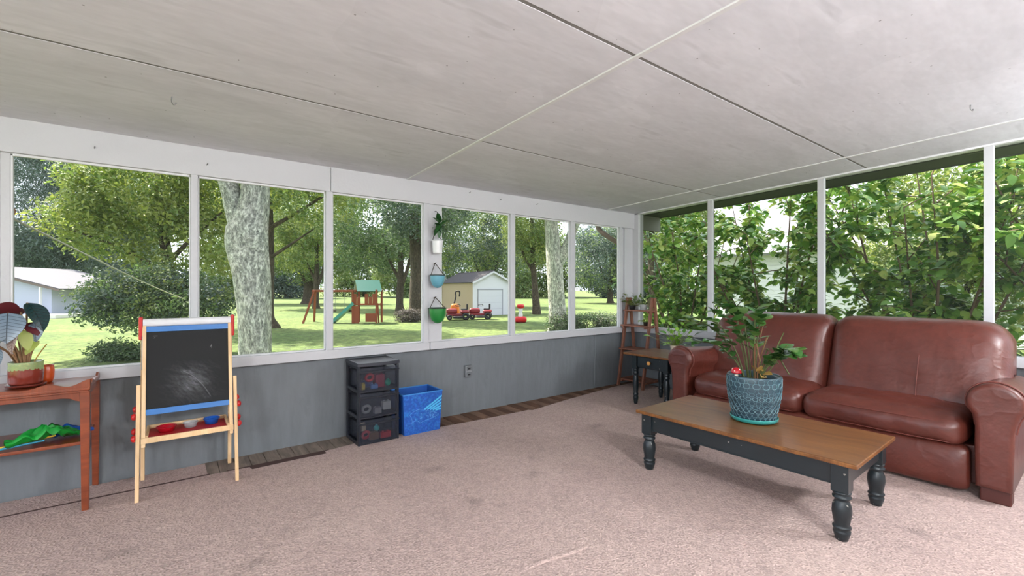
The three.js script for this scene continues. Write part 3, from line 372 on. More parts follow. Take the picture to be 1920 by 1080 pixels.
// ---------------------------------------------------------------- easel
{
  const e = thing('toy_easel', 'wooden toddler easel with chalkboard, paper roll and red tray', 'easel', [0.08, 0, -3.75]);
  const fz = (y) => 0.2 - 0.19 * (y / 1.08), red = flat('#c01818', 0.35, { clearcoat: 0.3 }), blue = flat('#2f6fb4', 0.4);
  for (const k of [-1, 1]) {
    const x = k * 0.258, xi = k * 0.232;
    obj('leg', bar([x - k * -0.003, 0, fz(0)], [x, 0.69, fz(0.69)], 0.02, 0.034), M.pine, e); obj('leg', bar([x * 0.97, 0.0, -0.20], [x * 0.93, 1.06, -0.01], 0.022, 0.03), M.pine, e);
    obj('upright', bar([xi, 0.31, fz(0.31)], [xi, 1.075, fz(1.075)], 0.02, 0.034), M.pine, e);
    if (k < 0) obj('blue_strip', bar([xi - 0.004, 0.78, fz(0.78) - 0.002], [xi - 0.004, 0.99, fz(0.99) - 0.002], 0.016, 0.037), flat('#35788f', 0.5), e);
    for (const y of [0.37, 0.5, 0.40]) { const z = y === 0.4 ? fz(y) - 0.05 : fz(y); obj('knob', lathe([[0.001, 0], [0.02, 0], [0.021, 0.012], [0.013, 0.022], [0.001, 0.024]], 14).rotateZ(-k * PI / 2).translate(x + k * 0.012, y, z), red, e); }
    obj('knob', lathe([[0.001, 0], [0.02, 0], [0.021, 0.012], [0.013, 0.022], [0.001, 0.024]], 14).rotateZ(-k * PI / 2).translate(x + k * 0.008, 0.53, fz(0.53) - 0.07), red, e);
    obj('roll_holder', [bb(k * 0.25 - 0.011, k * 0.25 + 0.011, 0.965, 1.115, -0.012, 0.038, 0.009)], red, e);
  }
  const slab = (y0, y1, w, d, off, m, name, p) => obj(name, bar([0, y0, fz(y0) + off], [0, y1, fz(y1) + off], w, d, 0.002), m, p);
  slab(1.015, 1.05, 0.445, 0.022, 0.003, blue, 'blue_rail', e); slab(0.50, 0.535, 0.445, 0.022, 0.003, blue, 'blue_rail', e);
  const chalk = canvasTex(512, 512, (c, w, h) => { c.fillStyle = '#18191b'; c.fillRect(0, 0, w, h); for (let i = 0; i < 1400; i++) { const x = w * (0.5 + 0.28 * (rnd() + rnd() + rnd() - 1.5)), y = h * (0.68 + 0.3 * (rnd() + rnd() - 1)); c.strokeStyle = `rgba(205,205,212,${0.035 * rnd()})`; c.lineWidth = 2 + 14 * rnd(); c.beginPath(); const a = 0.6 + rr(-0.5, 0.5); c.moveTo(x, y); c.lineTo(x + 50 * Math.cos(a), y + 50 * Math.sin(a)); c.stroke(); } c.strokeStyle = 'rgba(190,190,198,.28)'; c.lineWidth = 6; c.beginPath(); c.moveTo(220, 280); c.quadraticCurveTo(320, 330, 390, 470); c.stroke(); c.strokeStyle = 'rgba(230,230,230,.5)'; c.lineWidth = 3; c.beginPath(); c.moveTo(40, 30); c.lineTo(66, 30); c.moveTo(44, 44); c.lineTo(52, 38); c.moveTo(390, 130); c.lineTo(400, 112); c.lineTo(402, 136); c.stroke(); });
  { const g = new THREE.BoxGeometry(0.445, 0.49, 0.012); g.rotateX(Math.atan2(fz(1.02) - fz(0.53), 0.49)); g.translate(0, 0.775, fz(0.775)); raw('chalkboard', g, mat({ map: chalk, roughness: 0.8 }), e); }
  { const g = new THREE.BoxGeometry(0.445, 0.60, 0.012); g.rotateX(0.176); g.translate(0, 0.76, -0.065); raw('back_board', g, flat('#d8d8d4', 0.4), e); }
  obj('paper_roll', new THREE.CylinderGeometry(0.025, 0.025, 0.478, 24).rotateZ(PI / 2).translate(0, 1.075, 0.013), flat('#dcdce0', 0.8), e); obj('paper_core', new THREE.CylinderGeometry(0.012, 0.012, 0.50, 12).rotateZ(PI / 2).translate(0, 1.075, 0.013), flat('#8d6b4a'), e);
  const tray = obj('tray_frame', [bb(-0.245, 0.245, 0.335, 0.37, 0.145, 0.16), bb(-0.225, -0.21, 0.345, 0.378, -0.13, 0.14), bb(0.21, 0.225, 0.345, 0.378, -0.13, 0.14), bb(-0.225, 0.225, 0.345, 0.378, -0.145, -0.13)], M.pine, e);
  obj('tray_bottom', bb(-0.215, 0.215, 0.347, 0.355, -0.13, 0.138), flat('#b41c26', 0.5), tray);
  const cup = (label, color, x, z, r, h, o = {}) => { const t = thing('paint_cup', label, 'cup', [0.08 + x, 0.356, -3.75 + z]); obj('cup_body', lathe([[0.001, 0], [r * 0.8, 0], [r, h], [r * 1.12, h], [r * 1.12, h + 0.004], [r * 0.94, h + 0.004], [r * 0.75, 0.006], [0.001, 0.006]], 20), flat(color, 0.3, o), t); };
  cup('red round paint cup on the easel tray', '#c0182a', -0.12, 0.0, 0.05, 0.03); cup('clear plastic paint cup on the easel tray', '#d0d4d8', 0.01, -0.02, 0.04, 0.03, { transparent: true, opacity: 0.55 }); cup('blue paint cup on the easel tray', '#1f5fc0', 0.13, -0.03, 0.045, 0.035);
}
// ---------------------------------------------------------------- drawer cart with toys, blue bin
{
  const X = 1.38, Z = -3.865, c = thing('drawer_cart', 'dark plastic three-drawer cart of toys against the grey wall', 'drawer cart', [X, 0, Z]);
  const fr = flat('#191d27', 0.35), tint = mat({ color: '#353a46', roughness: 0.25, transparent: true, opacity: 0.36, side: 2 });
  for (const k of [-1, 1]) { obj('side_frame', [bb(k * 0.165 - 0.01, k * 0.165 + 0.01, 0, 0.655, 0.12, 0.165), bb(k * 0.165 - 0.01, k * 0.165 + 0.01, 0, 0.655, -0.165, -0.12), ...[0.0, 0.215, 0.43, 0.63].map((y) => bb(k * 0.165 - 0.01, k * 0.165 + 0.01, y, y + 0.028, -0.13, 0.13))], fr, c); }
  for (const y of [0, 0.215, 0.43]) obj('rail', [bb(-0.17, 0.17, y, y + 0.014, -0.16, 0.16)], fr, c);
  const bow = (y0, y1, ext, th) => { const s = new THREE.Shape(); s.moveTo(-0.175, 0); s.quadraticCurveTo(0, -ext * 2, 0.175, 0); s.lineTo(0.175, th); s.quadraticCurveTo(0, th - ext * 2, -0.175, th); const g = extr(s, y1 - y0, 0.002, 1, 14); g.rotateX(-PI / 2); return g.translate(0, y0, 0); };
  { const s = new THREE.Shape(); s.moveTo(-0.18, -0.16); s.lineTo(0.18, -0.16); s.lineTo(0.18, 0.165); s.quadraticCurveTo(0, 0.215, -0.18, 0.165); const g = extr(s, 0.02, 0.004, 2, 14); g.rotateX(PI / 2); obj('top', [g.translate(0, 0.675, 0), bb(-0.18, -0.165, 0.67, 0.682, -0.16, 0.165), bb(0.165, 0.18, 0.67, 0.682, -0.16, 0.165)], flat('#34373f', 0.32), c); }
  [0.018, 0.235, 0.447].forEach((y) => {
    const g = bow(y, y + 0.19, 0.022, 0.006); g.applyMatrix4(new THREE.Matrix4().makeScale(0.93, 1, 1)); const f = obj('drawer', [g.translate(0, 0, 0.168)], tint, c);
    obj('drawer_rim', [bow(y + 0.155, y + 0.165, 0.024, 0.012).translate(0, 0, 0.172)], fr, f); obj('drawer_side', [bb(-0.15, -0.145, y, y + 0.15, -0.14, 0.16, 0), bb(0.145, 0.15, y, y + 0.15, -0.14, 0.16, 0), bb(-0.15, 0.15, y, y + 0.15, -0.145, -0.14, 0), bb(-0.15, 0.15, y, y + 0.004, -0.14, 0.16, 0)], tint, f);
  });
  const toy = (label, color, dx, y, dz, g, name = 'plastic_toy') => { const t = thing(name, label, 'toy', [X + dx, y, Z + dz]); obj('toy_body', g, flat(color, 0.4), t); };
  const brick = (w, h, d) => [bb(-w / 2, w / 2, 0, h, -d / 2, d / 2), ...[-1, 1].map((k) => new THREE.CylinderGeometry(0.008, 0.008, 0.008, 10).translate(k * w / 4, h + 0.004, 0))];
  const ringG = (r, t) => [new THREE.TorusGeometry(r, t, 8, 20).rotateX(0.3).translate(0, r + t, 0)], ballG = (r) => [new THREE.IcosahedronGeometry(r, 1).translate(0, r, 0), new THREE.CylinderGeometry(r * 0.4, r * 0.4, r * 2.2, 8).translate(0, r * 1.1, 0)];
  const y3 = 0.452, y2 = 0.24, y1 = 0.023;
  toy('red ring toy in the top drawer', '#d2202a', -0.06, y3 + 0.05, 0.1, ringG(0.03, 0.012)); toy('yellow block in the top drawer', '#d8c04a', -0.12, y3, 0.11, brick(0.03, 0.05, 0.04)); toy('blue block in the top drawer', '#3f7fd0', -0.03, y3, 0.12, brick(0.06, 0.035, 0.04)); toy('crimson block in the top drawer', '#a01838', 0.03, y3, 0.08, brick(0.08, 0.11, 0.06)); toy('teal ball toy in the top drawer', '#1fa888', 0.1, y3 + 0.005, 0.1, ballG(0.028)); toy('dark blue block behind the ring in the top drawer', '#27408f', -0.06, y3, 0.03, brick(0.09, 0.05, 0.05));
  toy('pale grey ring toy in the middle drawer', '#a8aab0', -0.09, y2, 0.11, ringG(0.032, 0.012)); toy('white square toy in the middle drawer', '#b8bac0', 0.08, y2 + 0.02, 0.11, brick(0.07, 0.07, 0.05)); toy('grey block in the middle drawer', '#8a8c94', 0.0, y2, 0.12, brick(0.06, 0.05, 0.05));
  toy('red wheel toy in the bottom drawer', '#c83a40', -0.095, y1 + 0.005, 0.11, ringG(0.03, 0.012)); toy('cream block in the bottom drawer', '#cdb89c', -0.105, y1 + 0.07, 0.05, brick(0.05, 0.06, 0.05)); toy('turquoise ball toy in the bottom drawer', '#3fb4b8', 0.0, y1 + 0.06, 0.1, ballG(0.025)); toy('bright red block in the bottom drawer', '#c4262e', 0.07, y1, 0.12, brick(0.09, 0.05, 0.04)); toy('brown block in the bottom drawer', '#7a5a40', -0.03, y1, 0.11, brick(0.08, 0.06, 0.05));
  // bin
  const b = thing('storage_bin', 'open blue fabric storage bin printed with a sea animal', 'bin', [1.785, 0, -3.86]);
  const print = canvasTex(512, 512, (q, w, h) => {
    q.fillStyle = '#1450a6'; q.fillRect(0, 0, w, h);
    for (let i = 0; i < 900; i++) { q.fillStyle = `rgba(${20 + 60 * rnd()},${90 + 70 * rnd()},${190 + 40 * rnd()},.22)`; q.beginPath(); q.arc(rnd() * w, rnd() * h, 4 + 12 * rnd(), 0, 7); q.fill(); }
    q.strokeStyle = '#4fb8e8'; q.lineWidth = 22; for (let i = 0; i < 5; i++) { q.beginPath(); q.moveTo(260 + i * 42, 215 + i * 8); q.lineTo(540, 55 + i * 45); q.stroke(); }
    q.strokeStyle = 'rgba(120,180,235,.85)'; q.lineWidth = 4; q.beginPath(); q.moveTo(70, 260); q.bezierCurveTo(140, 190, 240, 190, 300, 240); q.bezierCurveTo(380, 250, 450, 280, 480, 310); q.bezierCurveTo(400, 350, 300, 350, 200, 380); q.bezierCurveTo(180, 340, 120, 330, 90, 370); q.bezierCurveTo(110, 330, 90, 300, 70, 260); q.stroke();
    q.lineWidth = 3; for (let i = 0; i < 26; i++) { const x = 120 + 300 * rnd(), y = 240 + 90 * rnd(); q.beginPath(); q.moveTo(x, y); q.quadraticCurveTo(x + 20, y - 18, x + 38 * rnd(), y + 14); q.stroke(); } });
  const wall = (w0, w1, h) => { const g = new THREE.BoxGeometry(1, h, 0.008); const p = g.attributes.position; for (let i = 0; i < p.count; i++) p.setX(i, p.getX(i) * (p.getY(i) > 0 ? w1 : w0)); return g.translate(0, h / 2, 0); };
  const lean = 0.03, blueM = flat('#1d57ac', 0.7), pm = mat({ map: print, roughness: 0.6 });
  raw('front_panel', wall(0.335, 0.375, 0.36).rotateX(0.045).translate(0, 0.002, 0.14), pm, b); obj('back_panel', wall(0.335, 0.375, 0.36).translate(0, 0.002, -0.14), blueM, b);
  for (const k of [-1, 1]) obj('side_panel', wall(0.28, 0.30, 0.36).rotateY(PI / 2).rotateZ(-k * 0.055).translate(k * 0.168, 0.002, 0.005), blueM, b);
  obj('bottom', bb(-0.165, 0.165, 0.002, 0.01, -0.138, 0.138), blueM, b);
  obj('rim', [rod([-0.188, 0.36, 0.157], [0.188, 0.36, 0.157], 0.006), rod([-0.188, 0.36, -0.14], [0.188, 0.36, -0.14], 0.006), rod([-0.188, 0.36, -0.14], [-0.188, 0.36, 0.157], 0.006), rod([0.188, 0.36, -0.14], [0.188, 0.36, 0.157], 0.006)], flat('#3b86d0', 0.6), b);
}
// ---------------------------------------------------------------- hanging pots on the post
{
  const hang = (label, color, y, r, h, hy, rnd0) => {
    const t = thing('hanging_pot', label, 'pot', [2.05, y, -3.94]);
    const prof = rnd0 ? [[0.001, 0], [r * 0.35, 0.006], [r * 0.7, h * 0.22], [r * 0.92, h * 0.55], [r, h], [r * 0.93, h], [r * 0.82, h * 0.5], [0.001, h * 0.12]] : [[0.001, 0], [r * 0.7, 0], [r * 0.85, 0.01], [r, h], [r * 0.93, h], [r * 0.8, 0.02], [0.001, 0.015]];
    obj('body', lathe(prof, 28), flat(color, 0.35, { clearcoat: 0.2 }), t); obj('rim', new THREE.TorusGeometry(r, 0.005, 8, 28).rotateX(PI / 2).translate(0, h, 0), flat(rnd0 ? '#23302c' : '#c8c8ca', 0.5), t);
    obj('hanger', [rod([-r, h, 0], [0, hy, -0.05], 0.004), rod([r, h, 0], [0, hy, -0.05], 0.004), rod([0, hy - 0.01, -0.095], [0, hy + 0.004, -0.03], 0.004)], flat('#4a4038', 0.7), t);
  };
  hang('white pot, topmost of the pots hung on the post', '#e4e4e6', 1.635, 0.052, 0.125, 0.235, 0);
  hang('light blue pot hung on the post between the white and green pots', '#5f9cb0', 1.30, 0.072, 0.125, 0.245, 1);
  hang('green pot, lowest of the pots hung on the post', '#1f7a34', 0.955, 0.083, 0.15, 0.255, 1);
  const f = thing('leaf_rosette', 'dark green artificial leaf rosette hanging at the post top', 'plant', [2.07, 1.93, -3.95]); const g = leafGeo(0.12, 0.055, 0.3, 0.15, 6), m = [leafM('#1f4a20', 0.15, 0.4), leafM('#2c5c2a', 0.15, 0.4)];
  for (let i = 0; i < 16; i++) { const a = i * 2.4, e = i < 9 ? 0.1 : -0.35; aim(raw('leaf', g, m[i % 2], f), V(0, i < 9 ? 0 : -0.03, 0.01), V(Math.cos(a), Math.sin(a) * 0.9 + e, 0.35), rr(-0.3, 0.3), rr(0.7, 1)); }
  raw('hook_stem', wire([[0, 0, 0], [-0.005, 0.07, 0], [-0.01, 0.12, -0.03], [-0.01, 0.125, -0.075]], 0.003, 12, 5), flat('#2c2c2c'), f);
  const cl = thing('clothesline', 'pale rope clothesline stretched from the left post across the yard', 'rope', [-0.85, 1.76, -4.2]); const P0 = V(-0.85, 1.76, -4.2), P1 = V(0.32, 0.95, -15.76);
  const pts = []; for (let i = 0; i <= 10; i++) { const t = i / 10; pts.push(P0.clone().lerp(P1, t).add(V(0, -0.04 * Math.sin(PI * t), 0)).sub(P0).toArray()); } raw('rope', wire(pts, 0.008, 60, 5), flat('#c8c4b2', 0.9), cl);
  raw('pulley', new THREE.TorusGeometry(0.03, 0.014, 8, 20).rotateY(0.6).translate(0.0, 0.03, -0.01), flat('#a06c48', 0.6), cl);
}
// ---------------------------------------------------------------- the yard (ground lies 0.8 m below the porch floor)
const G = -0.8, yard = (lat, dep, y = G) => V(0.6 * dep + 0.8 * lat, y, -0.8 * dep + 0.6 * lat);
{ const g = new THREE.PlaneGeometry(400, 400, 1, 1).rotateX(-PI / 2).translate(60, G, -80); const o = obj('lawn', g, M.grass); o.userData.kind = 'structure'; }
// leaf clumps shared by all trees
function clump(n, l, w, r) { const gs = []; for (let i = 0; i < n; i++) { const g = leafGeo(l, w, 0.3, 0.25, 2); const o = new THREE.Object3D(); const d = V(rr(-1, 1), rr(-0.8, 0.6), rr(-1, 1)); const p = V(rr(-1, 1), rr(-0.7, 0.7), rr(-1, 1)); if (p.length() > 1) p.normalize(); aim(o, p.multiplyScalar(r), d, rr(-0.9, 0.9), rr(0.7, 1.3)); o.updateMatrix(); g.applyMatrix4(o.matrix); gs.push(g.toNonIndexed()); } return mergeGeometries(gs); }
const CL = [clump(34, 0.17, 0.08, 0.45), clump(34, 0.15, 0.085, 0.4), clump(40, 0.26, 0.035, 0.42)];
const lmat = leafM('#ffffff', 0.5, 0.8);
function crown(parent, blobs, n, s, cols, type = 0, shell = 0.55) {      // blobs: [x,y,z,rx,ry,rz] local
  const im = new THREE.InstancedMesh(CL[type], lmat, n), o = new THREE.Object3D(), tot = blobs.reduce((a, b) => a + b[3] * b[4] * b[5], 0), c = new THREE.Color(); let k = 0;
  blobs.forEach((b, bi) => { const m = bi === blobs.length - 1 ? n - k : Math.round(n * b[3] * b[4] * b[5] / tot); for (let i = 0; i < m && k < n; i++, k++) {
    const d = V(rr(-1, 1), rr(-1, 1), rr(-1, 1)).normalize(), q = Math.pow(rnd(), 1 / 3) * (1 - shell) + shell * (0.7 + 0.3 * rnd());
    o.position.set(b[0] + d.x * q * b[3], b[1] + d.y * q * b[4], b[2] + d.z * q * b[5]); o.rotation.set(rr(-0.5, 0.5), rnd() * 6.28, rr(-0.5, 0.5)); o.scale.setScalar(s * rr(0.75, 1.3)); o.updateMatrix(); im.setMatrixAt(k, o.matrix);
    const a = pick(cols), w = rr(0.8, 1.2); c.setRGB(a[0] * w, a[1] * w, a[2] * w); im.setColorAt(k, c); } });
  im.name = 'foliage'; im.userData.kind = 'stuff'; im.castShadow = im.receiveShadow = true; parent.add(im); return im;
}
const GREEN = { yellow: [[0.27, 0.34, 0.065], [0.36, 0.41, 0.09], [0.18, 0.27, 0.055]], mid: [[0.14, 0.23, 0.06], [0.20, 0.29, 0.075], [0.27, 0.33, 0.085]], dark: [[0.08, 0.14, 0.055], [0.11, 0.19, 0.07], [0.15, 0.23, 0.08]], blue: [[0.10, 0.155, 0.12], [0.13, 0.19, 0.14], [0.085, 0.13, 0.10]] };
function tree(name, label, lat, dep, limbs, blobs, n, s, cols, o = {}) {
  const p = yard(lat, dep), t = thing(name, label, 'tree', p.toArray(), -0.6435, o.group);  // local x = to the right, local z = towards the camera
  limbs.forEach(([pts, r], i) => raw(i ? 'branch' : 'trunk', limb(pts, r, i ? 9 : 16, o.rough ?? 0.07), o.bark ?? M.darkbark, t));
  if (n) crown(t, blobs, n, s, cols, o.type ?? 0, o.shell ?? 0.4);
  return t;
}
// nearest: the big pale trunk
tree('shade_tree', 'big pale grey forked tree trunk close outside the screens', -5.1, 9, [[[[0.03, -0.2, 0], [0, 0.7, 0], [-0.05, 1.6, 0], [-0.12, 2.5, 0], [-0.17, 3.15, 0], [-0.05, 3.9, 0], [0.0, 4.8, 0.1], [0.2, 7, 0.2]], [0.38, 0.29, 0.30, 0.345, 0.39, 0.26, 0.215, 0.2]], [[[-0.2, 3.0, 0], [-0.36, 3.6, 0.05], [-0.55, 4.3, 0.1], [-0.9, 5.6, 0.3], [-1.4, 7.5, 0.6]], [0.24, 0.2, 0.17, 0.16, 0.14]]],
  [[0, 9, 0, 5, 2.2, 4.5], [-4, 8.6, 2.6, 4, 2, 4], [3.6, 9, -2.4, 4, 2, 4], [-1, 7, 2, 3, 1.2, 3], [6.8, 9, -4.6, 3.6, 2, 3.6]], 4400, 1.3, GREEN.mid, { bark: M.bark, rough: 0.05 });  // crown is unseen overhead, widened to keep sun off the porch and near lawn
tree('yellow_tree', 'sunlit yellow-green tree hanging over the yard behind the clothesline', -12.2, 15.5, [[[[0.6, 0, 0], [0.5, 2, 0], [0.2, 4, 0], [0, 6, 0]], [0.22, 0.18, 0.15, 0.08]], [[[0.5, 2.5, 0], [-0.8, 3.4, 0.4], [-2.2, 4, 0.8]], [0.09, 0.06, 0.03]], [[[0.4, 3, 0], [1.6, 3.8, 0.5], [2.6, 4.6, 0.6]], [0.09, 0.06, 0.03]]],
  [[-0.6, 5.4, 0, 2.4, 1.2, 1.8], [-2.0, 4.5, 0.6, 1.3, 0.6, 1.1], [-1.2, 3.6, 0.4, 1.4, 0.4, 1.0], [1.4, 4.4, 0.3, 1.3, 0.6, 1.2], [0.4, 3.0, 0.2, 1.2, 0.4, 1.0], [2.2, 6.2, 0, 1.8, 0.9, 1.4], [2.2, 3.2, 0, 0.9, 0.5, 0.8], [-0.2, 4.4, 0, 1, 0.5, 1]], 760, 0.95, GREEN.yellow, { shell: 0.3 });
tree('dark_evergreen', 'tall dark bluish evergreen at the upper left behind white building', -50, 50, [[[[0, 0, 0], [0.3, 8, 0], [0.2, 18, 0]], [0.45, 0.35, 0.1]], [[[0, 5, 0], [2.5, 6.2, 1], [4.5, 6.4, 1.5]], [0.15, 0.1, 0.05]]],
  [[-1, 12, 0, 8, 9, 6], [3, 5.5, 0, 8, 3, 4], [6, 12, 0, 5, 7, 4]], 2400, 2.0, GREEN.blue, { type: 2 });
tree('small_tree', 'low dark small-leaved tree below the clothesline', -10.6, 13.2, [[[[0.3, 0, 0], [0.25, 0.8, 0], [0, 1.6, 0]], [0.07, 0.06, 0.04]], [[[0.2, 0.7, 0], [-0.7, 1.4, 0], [-1.4, 1.7, 0.2]], [0.04, 0.03, 0.02]], [[[0.25, 0.8, 0], [1, 1.4, 0.1], [1.8, 1.9, 0.2]], [0.04, 0.03, 0.02]]],
  [[0, 2.0, 0, 1.7, 0.75, 1.2], [-0.9, 1.4, 0.3, 1.0, 0.4, 0.7], [1.4, 1.7, 0.2, 1.3, 0.7, 0.9], [-1.5, 1.9, 0, 0.7, 0.3, 0.5], [0.2, 1.1, 0.5, 0.8, 0.25, 0.5]], 620, 0.62, GREEN.mid.concat(GREEN.dark, GREEN.blue), { type: 1, shell: 0.2 });
tree('slim_dark_tree', 'slim dark trunk right behind the big pale trunk', -12.85, 23.7, [[[[0.15, -0.1, 0], [0, 0.6, 0], [0, 4, 0], [-0.05, 9, 0]], [0.5, 0.33, 0.29, 0.22]], [[[0, 5.2, 0], [1.5, 5.9, 0.3], [4, 7.4, 0.5]], [0.12, 0.09, 0.05]], [[[0, 3.6, 0], [1.2, 4.3, 0.2], [2.6, 5.2, 0.3]], [0.1, 0.07, 0.03]], [[[0, 4.6, 0], [-2, 5.2, 0.3], [-4, 5.6, 0.5]], [0.1, 0.07, 0.03]]],
  [[1, 8.6, 0, 4.5, 2.2, 3.5], [3.0, 6.6, 0.5, 2.2, 1.3, 2], [-3, 7.5, 0, 3, 2.4, 3], [-2.5, 4.6, 0, 2, 1.2, 2]], 900, 1.1, GREEN.yellow.concat(GREEN.mid));
const fork = (h, r, k) => [[[[0, -0.1, 0], [0, 0.5, 0], [0.05, h * 0.45, 0], [0.1 * k, h, 0]], [r * 1.5, r, r * 0.85, r * 0.5]], [[[0.05, h * 0.3, 0], [0.5 * k + 0.2, h * 0.55, 0], [1.1 * k + 0.3, h * 1.0, 0]], [r * 0.6, r * 0.5, r * 0.3]], [[[0, h * 0.4, 0], [-0.9, h * 0.65, 0], [-1.6, h, 0]], [r * 0.5, r * 0.4, r * 0.2]]];
tree('maple_tree', 'dark green forked tree right of the playset, further back', -10.2, 41, fork(7, 0.33, 1), [[-1, 8.5, 0, 5.5, 4, 4], [-3, 5.5, 0, 3, 2.2, 3], [3, 10, 0, 4, 4, 4]], 850, 1.5, GREEN.dark.concat([GREEN.mid[0]]));
tree('maple_tree', 'dark thick-trunked tree left of the hanging pots, brush at its foot', -6.15, 29.8, [[[[0, -0.1, 0], [-0.1, 0.8, 0], [-0.15, 3, 0], [-0.4, 7, 0]], [0.75, 0.5, 0.42, 0.3]], [[[-0.1, 2.4, 0], [0.6, 3.6, 0], [1.2, 5.6, 0]], [0.25, 0.2, 0.12]]], [[0.3, 8.5, 0, 3.6, 3.5, 3], [-0.5, 6, 0, 2, 1.2, 2]], 520, 1.2, GREEN.blue.concat(GREEN.dark));
tree('maple_tree', 'green tree far back between big trunk and playset', -27, 60, fork(6, 0.8, 1), [[0, 8, 0, 7, 5.5, 5], [3, 5, 0, 4, 2, 3], [-5, 9, 0, 5, 5, 5]], 900, 2.0, GREEN.mid);
tree('maple_tree', 'bright green tree rising above the playset roof', -20, 46, fork(7, 0.3, 1), [[0, 10, 0, 5, 4.5, 4], [-2, 6, 0, 3.6, 2, 3]], 800, 1.5, GREEN.yellow.concat(GREEN.mid));
tree('maple_tree', 'bluish green tree standing behind the shed', -2.8, 50, fork(6, 0.35, 1), [[-2, 8, 0, 5, 5, 4], [2, 7, 0, 4, 4, 4]], 800, 1.5, GREEN.blue.concat(GREEN.mid));
tree('maple_tree', 'slender green tree right behind the red lawn ornament', 1.85, 36, [[[[0.1, -0.1, 0], [0, 2, 0], [-0.2, 5, 0], [-0.3, 9, 0]], [0.36, 0.24, 0.2, 0.12]], [[[0, 3, 0], [-1, 5, 0], [-1.8, 8, 0]], [0.12, 0.09, 0.05]]], [[-0.5, 8, 0, 2.6, 3.4, 2.4], [0.3, 5, 0, 2, 1, 1.6]], 700, 1.1, GREEN.yellow.concat(GREEN.mid));
tree('oak_tree', 'thick grey-barked forked tree beyond the corner hedge', 2.15, 21.4, [[[[0, -0.1, 0], [0, 1, 0], [-0.1, 3, 0], [-0.35, 5.6, 0], [-0.5, 8, 0]], [0.5, 0.4, 0.38, 0.3, 0.25]], [[[0, 3.2, 0], [0.5, 4.2, 0], [1.0, 5.4, 0], [1.8, 7, 0]], [0.27, 0.22, 0.2, 0.14]]], [[0, 8.2, 0, 3.4, 1.8, 3], [2.0, 6.6, 0.2, 1.4, 1, 1.2]], 700, 1.0, GREEN.mid, { bark: M.bark });
tree('maple_tree', 'blue-green tree in the distance beside the corner post', 13.5, 62, fork(6, 0.4, 1), [[-2, 6, 0, 4.5, 5, 4], [3, 7, 0, 4, 6, 4]], 800, 1.8, GREEN.blue.concat([GREEN.mid[1]]));
tree('maple_tree', 'pale green tree close to the corner eave board', 9.2, 30, fork(7, 0.25, 1), [[0, 8, 0, 2.4, 2.2, 2], [2.5, 6, 0, 2.2, 3, 2]], 700, 1.1, GREEN.yellow);
tree('maple_tree', 'green tree beyond the shrubs, nearest the corner post', 12.5, 13, fork(4, 0.2, 1), [[0, 4, 0, 2.4, 2.2, 2], [1, 2, 0, 2, 1.2, 1.6]], 600, 0.9, GREEN.mid.concat(GREEN.yellow));
tree('maple_tree', 'green tree beyond the shrubs, behind the middle of the sofa', 14, 9.5, fork(4, 0.2, 1), [[0, 3.6, 0, 2.2, 2.0, 2], [1, 1.8, 0, 2.4, 1.2, 1.6]], 600, 0.9, GREEN.mid);
tree('maple_tree', 'green tree beyond the shrubs at the right edge', 15.5, 6, fork(4, 0.2, 1), [[0, 3.6, 0, 2.2, 2.2, 2], [1, 1.8, 0, 2.4, 1.2, 1.6]], 600, 0.9, GREEN.mid.concat(GREEN.yellow));
// tree line at the far side
const far = [[-100, 95], [-78, 90], [-62, 100], [-46, 92], [-36, 110], [-24, 100], [-12, 112], [-2, 96], [9, 104], [21, 96], [33, 104], [46, 94], [60, 90], [76, 92], [95, 90]];
const farWhere = ['far left beyond the evergreen', 'behind the white building', 'behind the low small tree', 'behind the yellow-green tree', 'behind the big pale trunk', 'left of the playset', 'above the playset slide', 'right of the playset', 'above the shed roof', 'behind the thick grey tree', 'behind the corner hedge', 'behind the corner post', 'behind the first shrub', 'behind the white house', 'furthest right'];
far.forEach(([lat, dep], i) => tree('far_tree', 'distant tree of the far tree line, ' + farWhere[i], lat, dep, [[[[0, 0, 0], [0, 4, 0]], [0.5, 0.35]]], [[0, 7, 0, 8, 6.5, 5], [rr(-5, 5), 2.0, 0, 8, 2.4, 4], [rr(-4, 4), 12, 0, 6, 4, 4]], 640, 3.2, i % 3 ? GREEN.mid : GREEN.blue, { group: 'far tree line', shell: 0.5 }));
// bushes
function bush(name, label, lat, dep, blobs, n, s, cols) { const t = thing(name, label, 'bush', yard(lat, dep).toArray(), -0.6435); crown(t, blobs, n, s, cols, 1, 0.3); for (let i = 0; i < 4; i++) raw('stem', limb([[0, 0, 0], [rr(-0.2, 0.2), 0.25, rr(-0.2, 0.2)], [rr(-0.5, 0.5), 0.5, rr(-0.3, 0.3)]], [0.02, 0.015, 0.01], 6), M.darkbark, t); }
bush('low_bush', 'small dark bush on the lawn under the low tree', -11.6, 13.2, [[0, 0.25, 0, 0.6, 0.3, 0.5], [0.8, 0.15, 0.1, 0.5, 0.2, 0.4]], 120, 0.5, GREEN.dark);
bush('clipped_hedge', 'clipped low hedge on the lawn outside the corner screens', 3.3, 21, [[-0.9, 0.45, 0, 0.9, 0.5, 0.5], [0.3, 0.45, 0, 0.9, 0.5, 0.5], [1.4, 0.45, 0, 0.9, 0.48, 0.5]], 420, 0.5, GREEN.dark.concat([[0.12, 0.13, 0.07]]));
bush('brush_heap', 'brown brush heap at the foot of the dark thick tree', -6.1, 28.0, [[-0.3, 0.35, 0, 0.9, 0.45, 0.6]], 120, 0.5, [[0.06, 0.045, 0.035], [0.09, 0.07, 0.05]]);
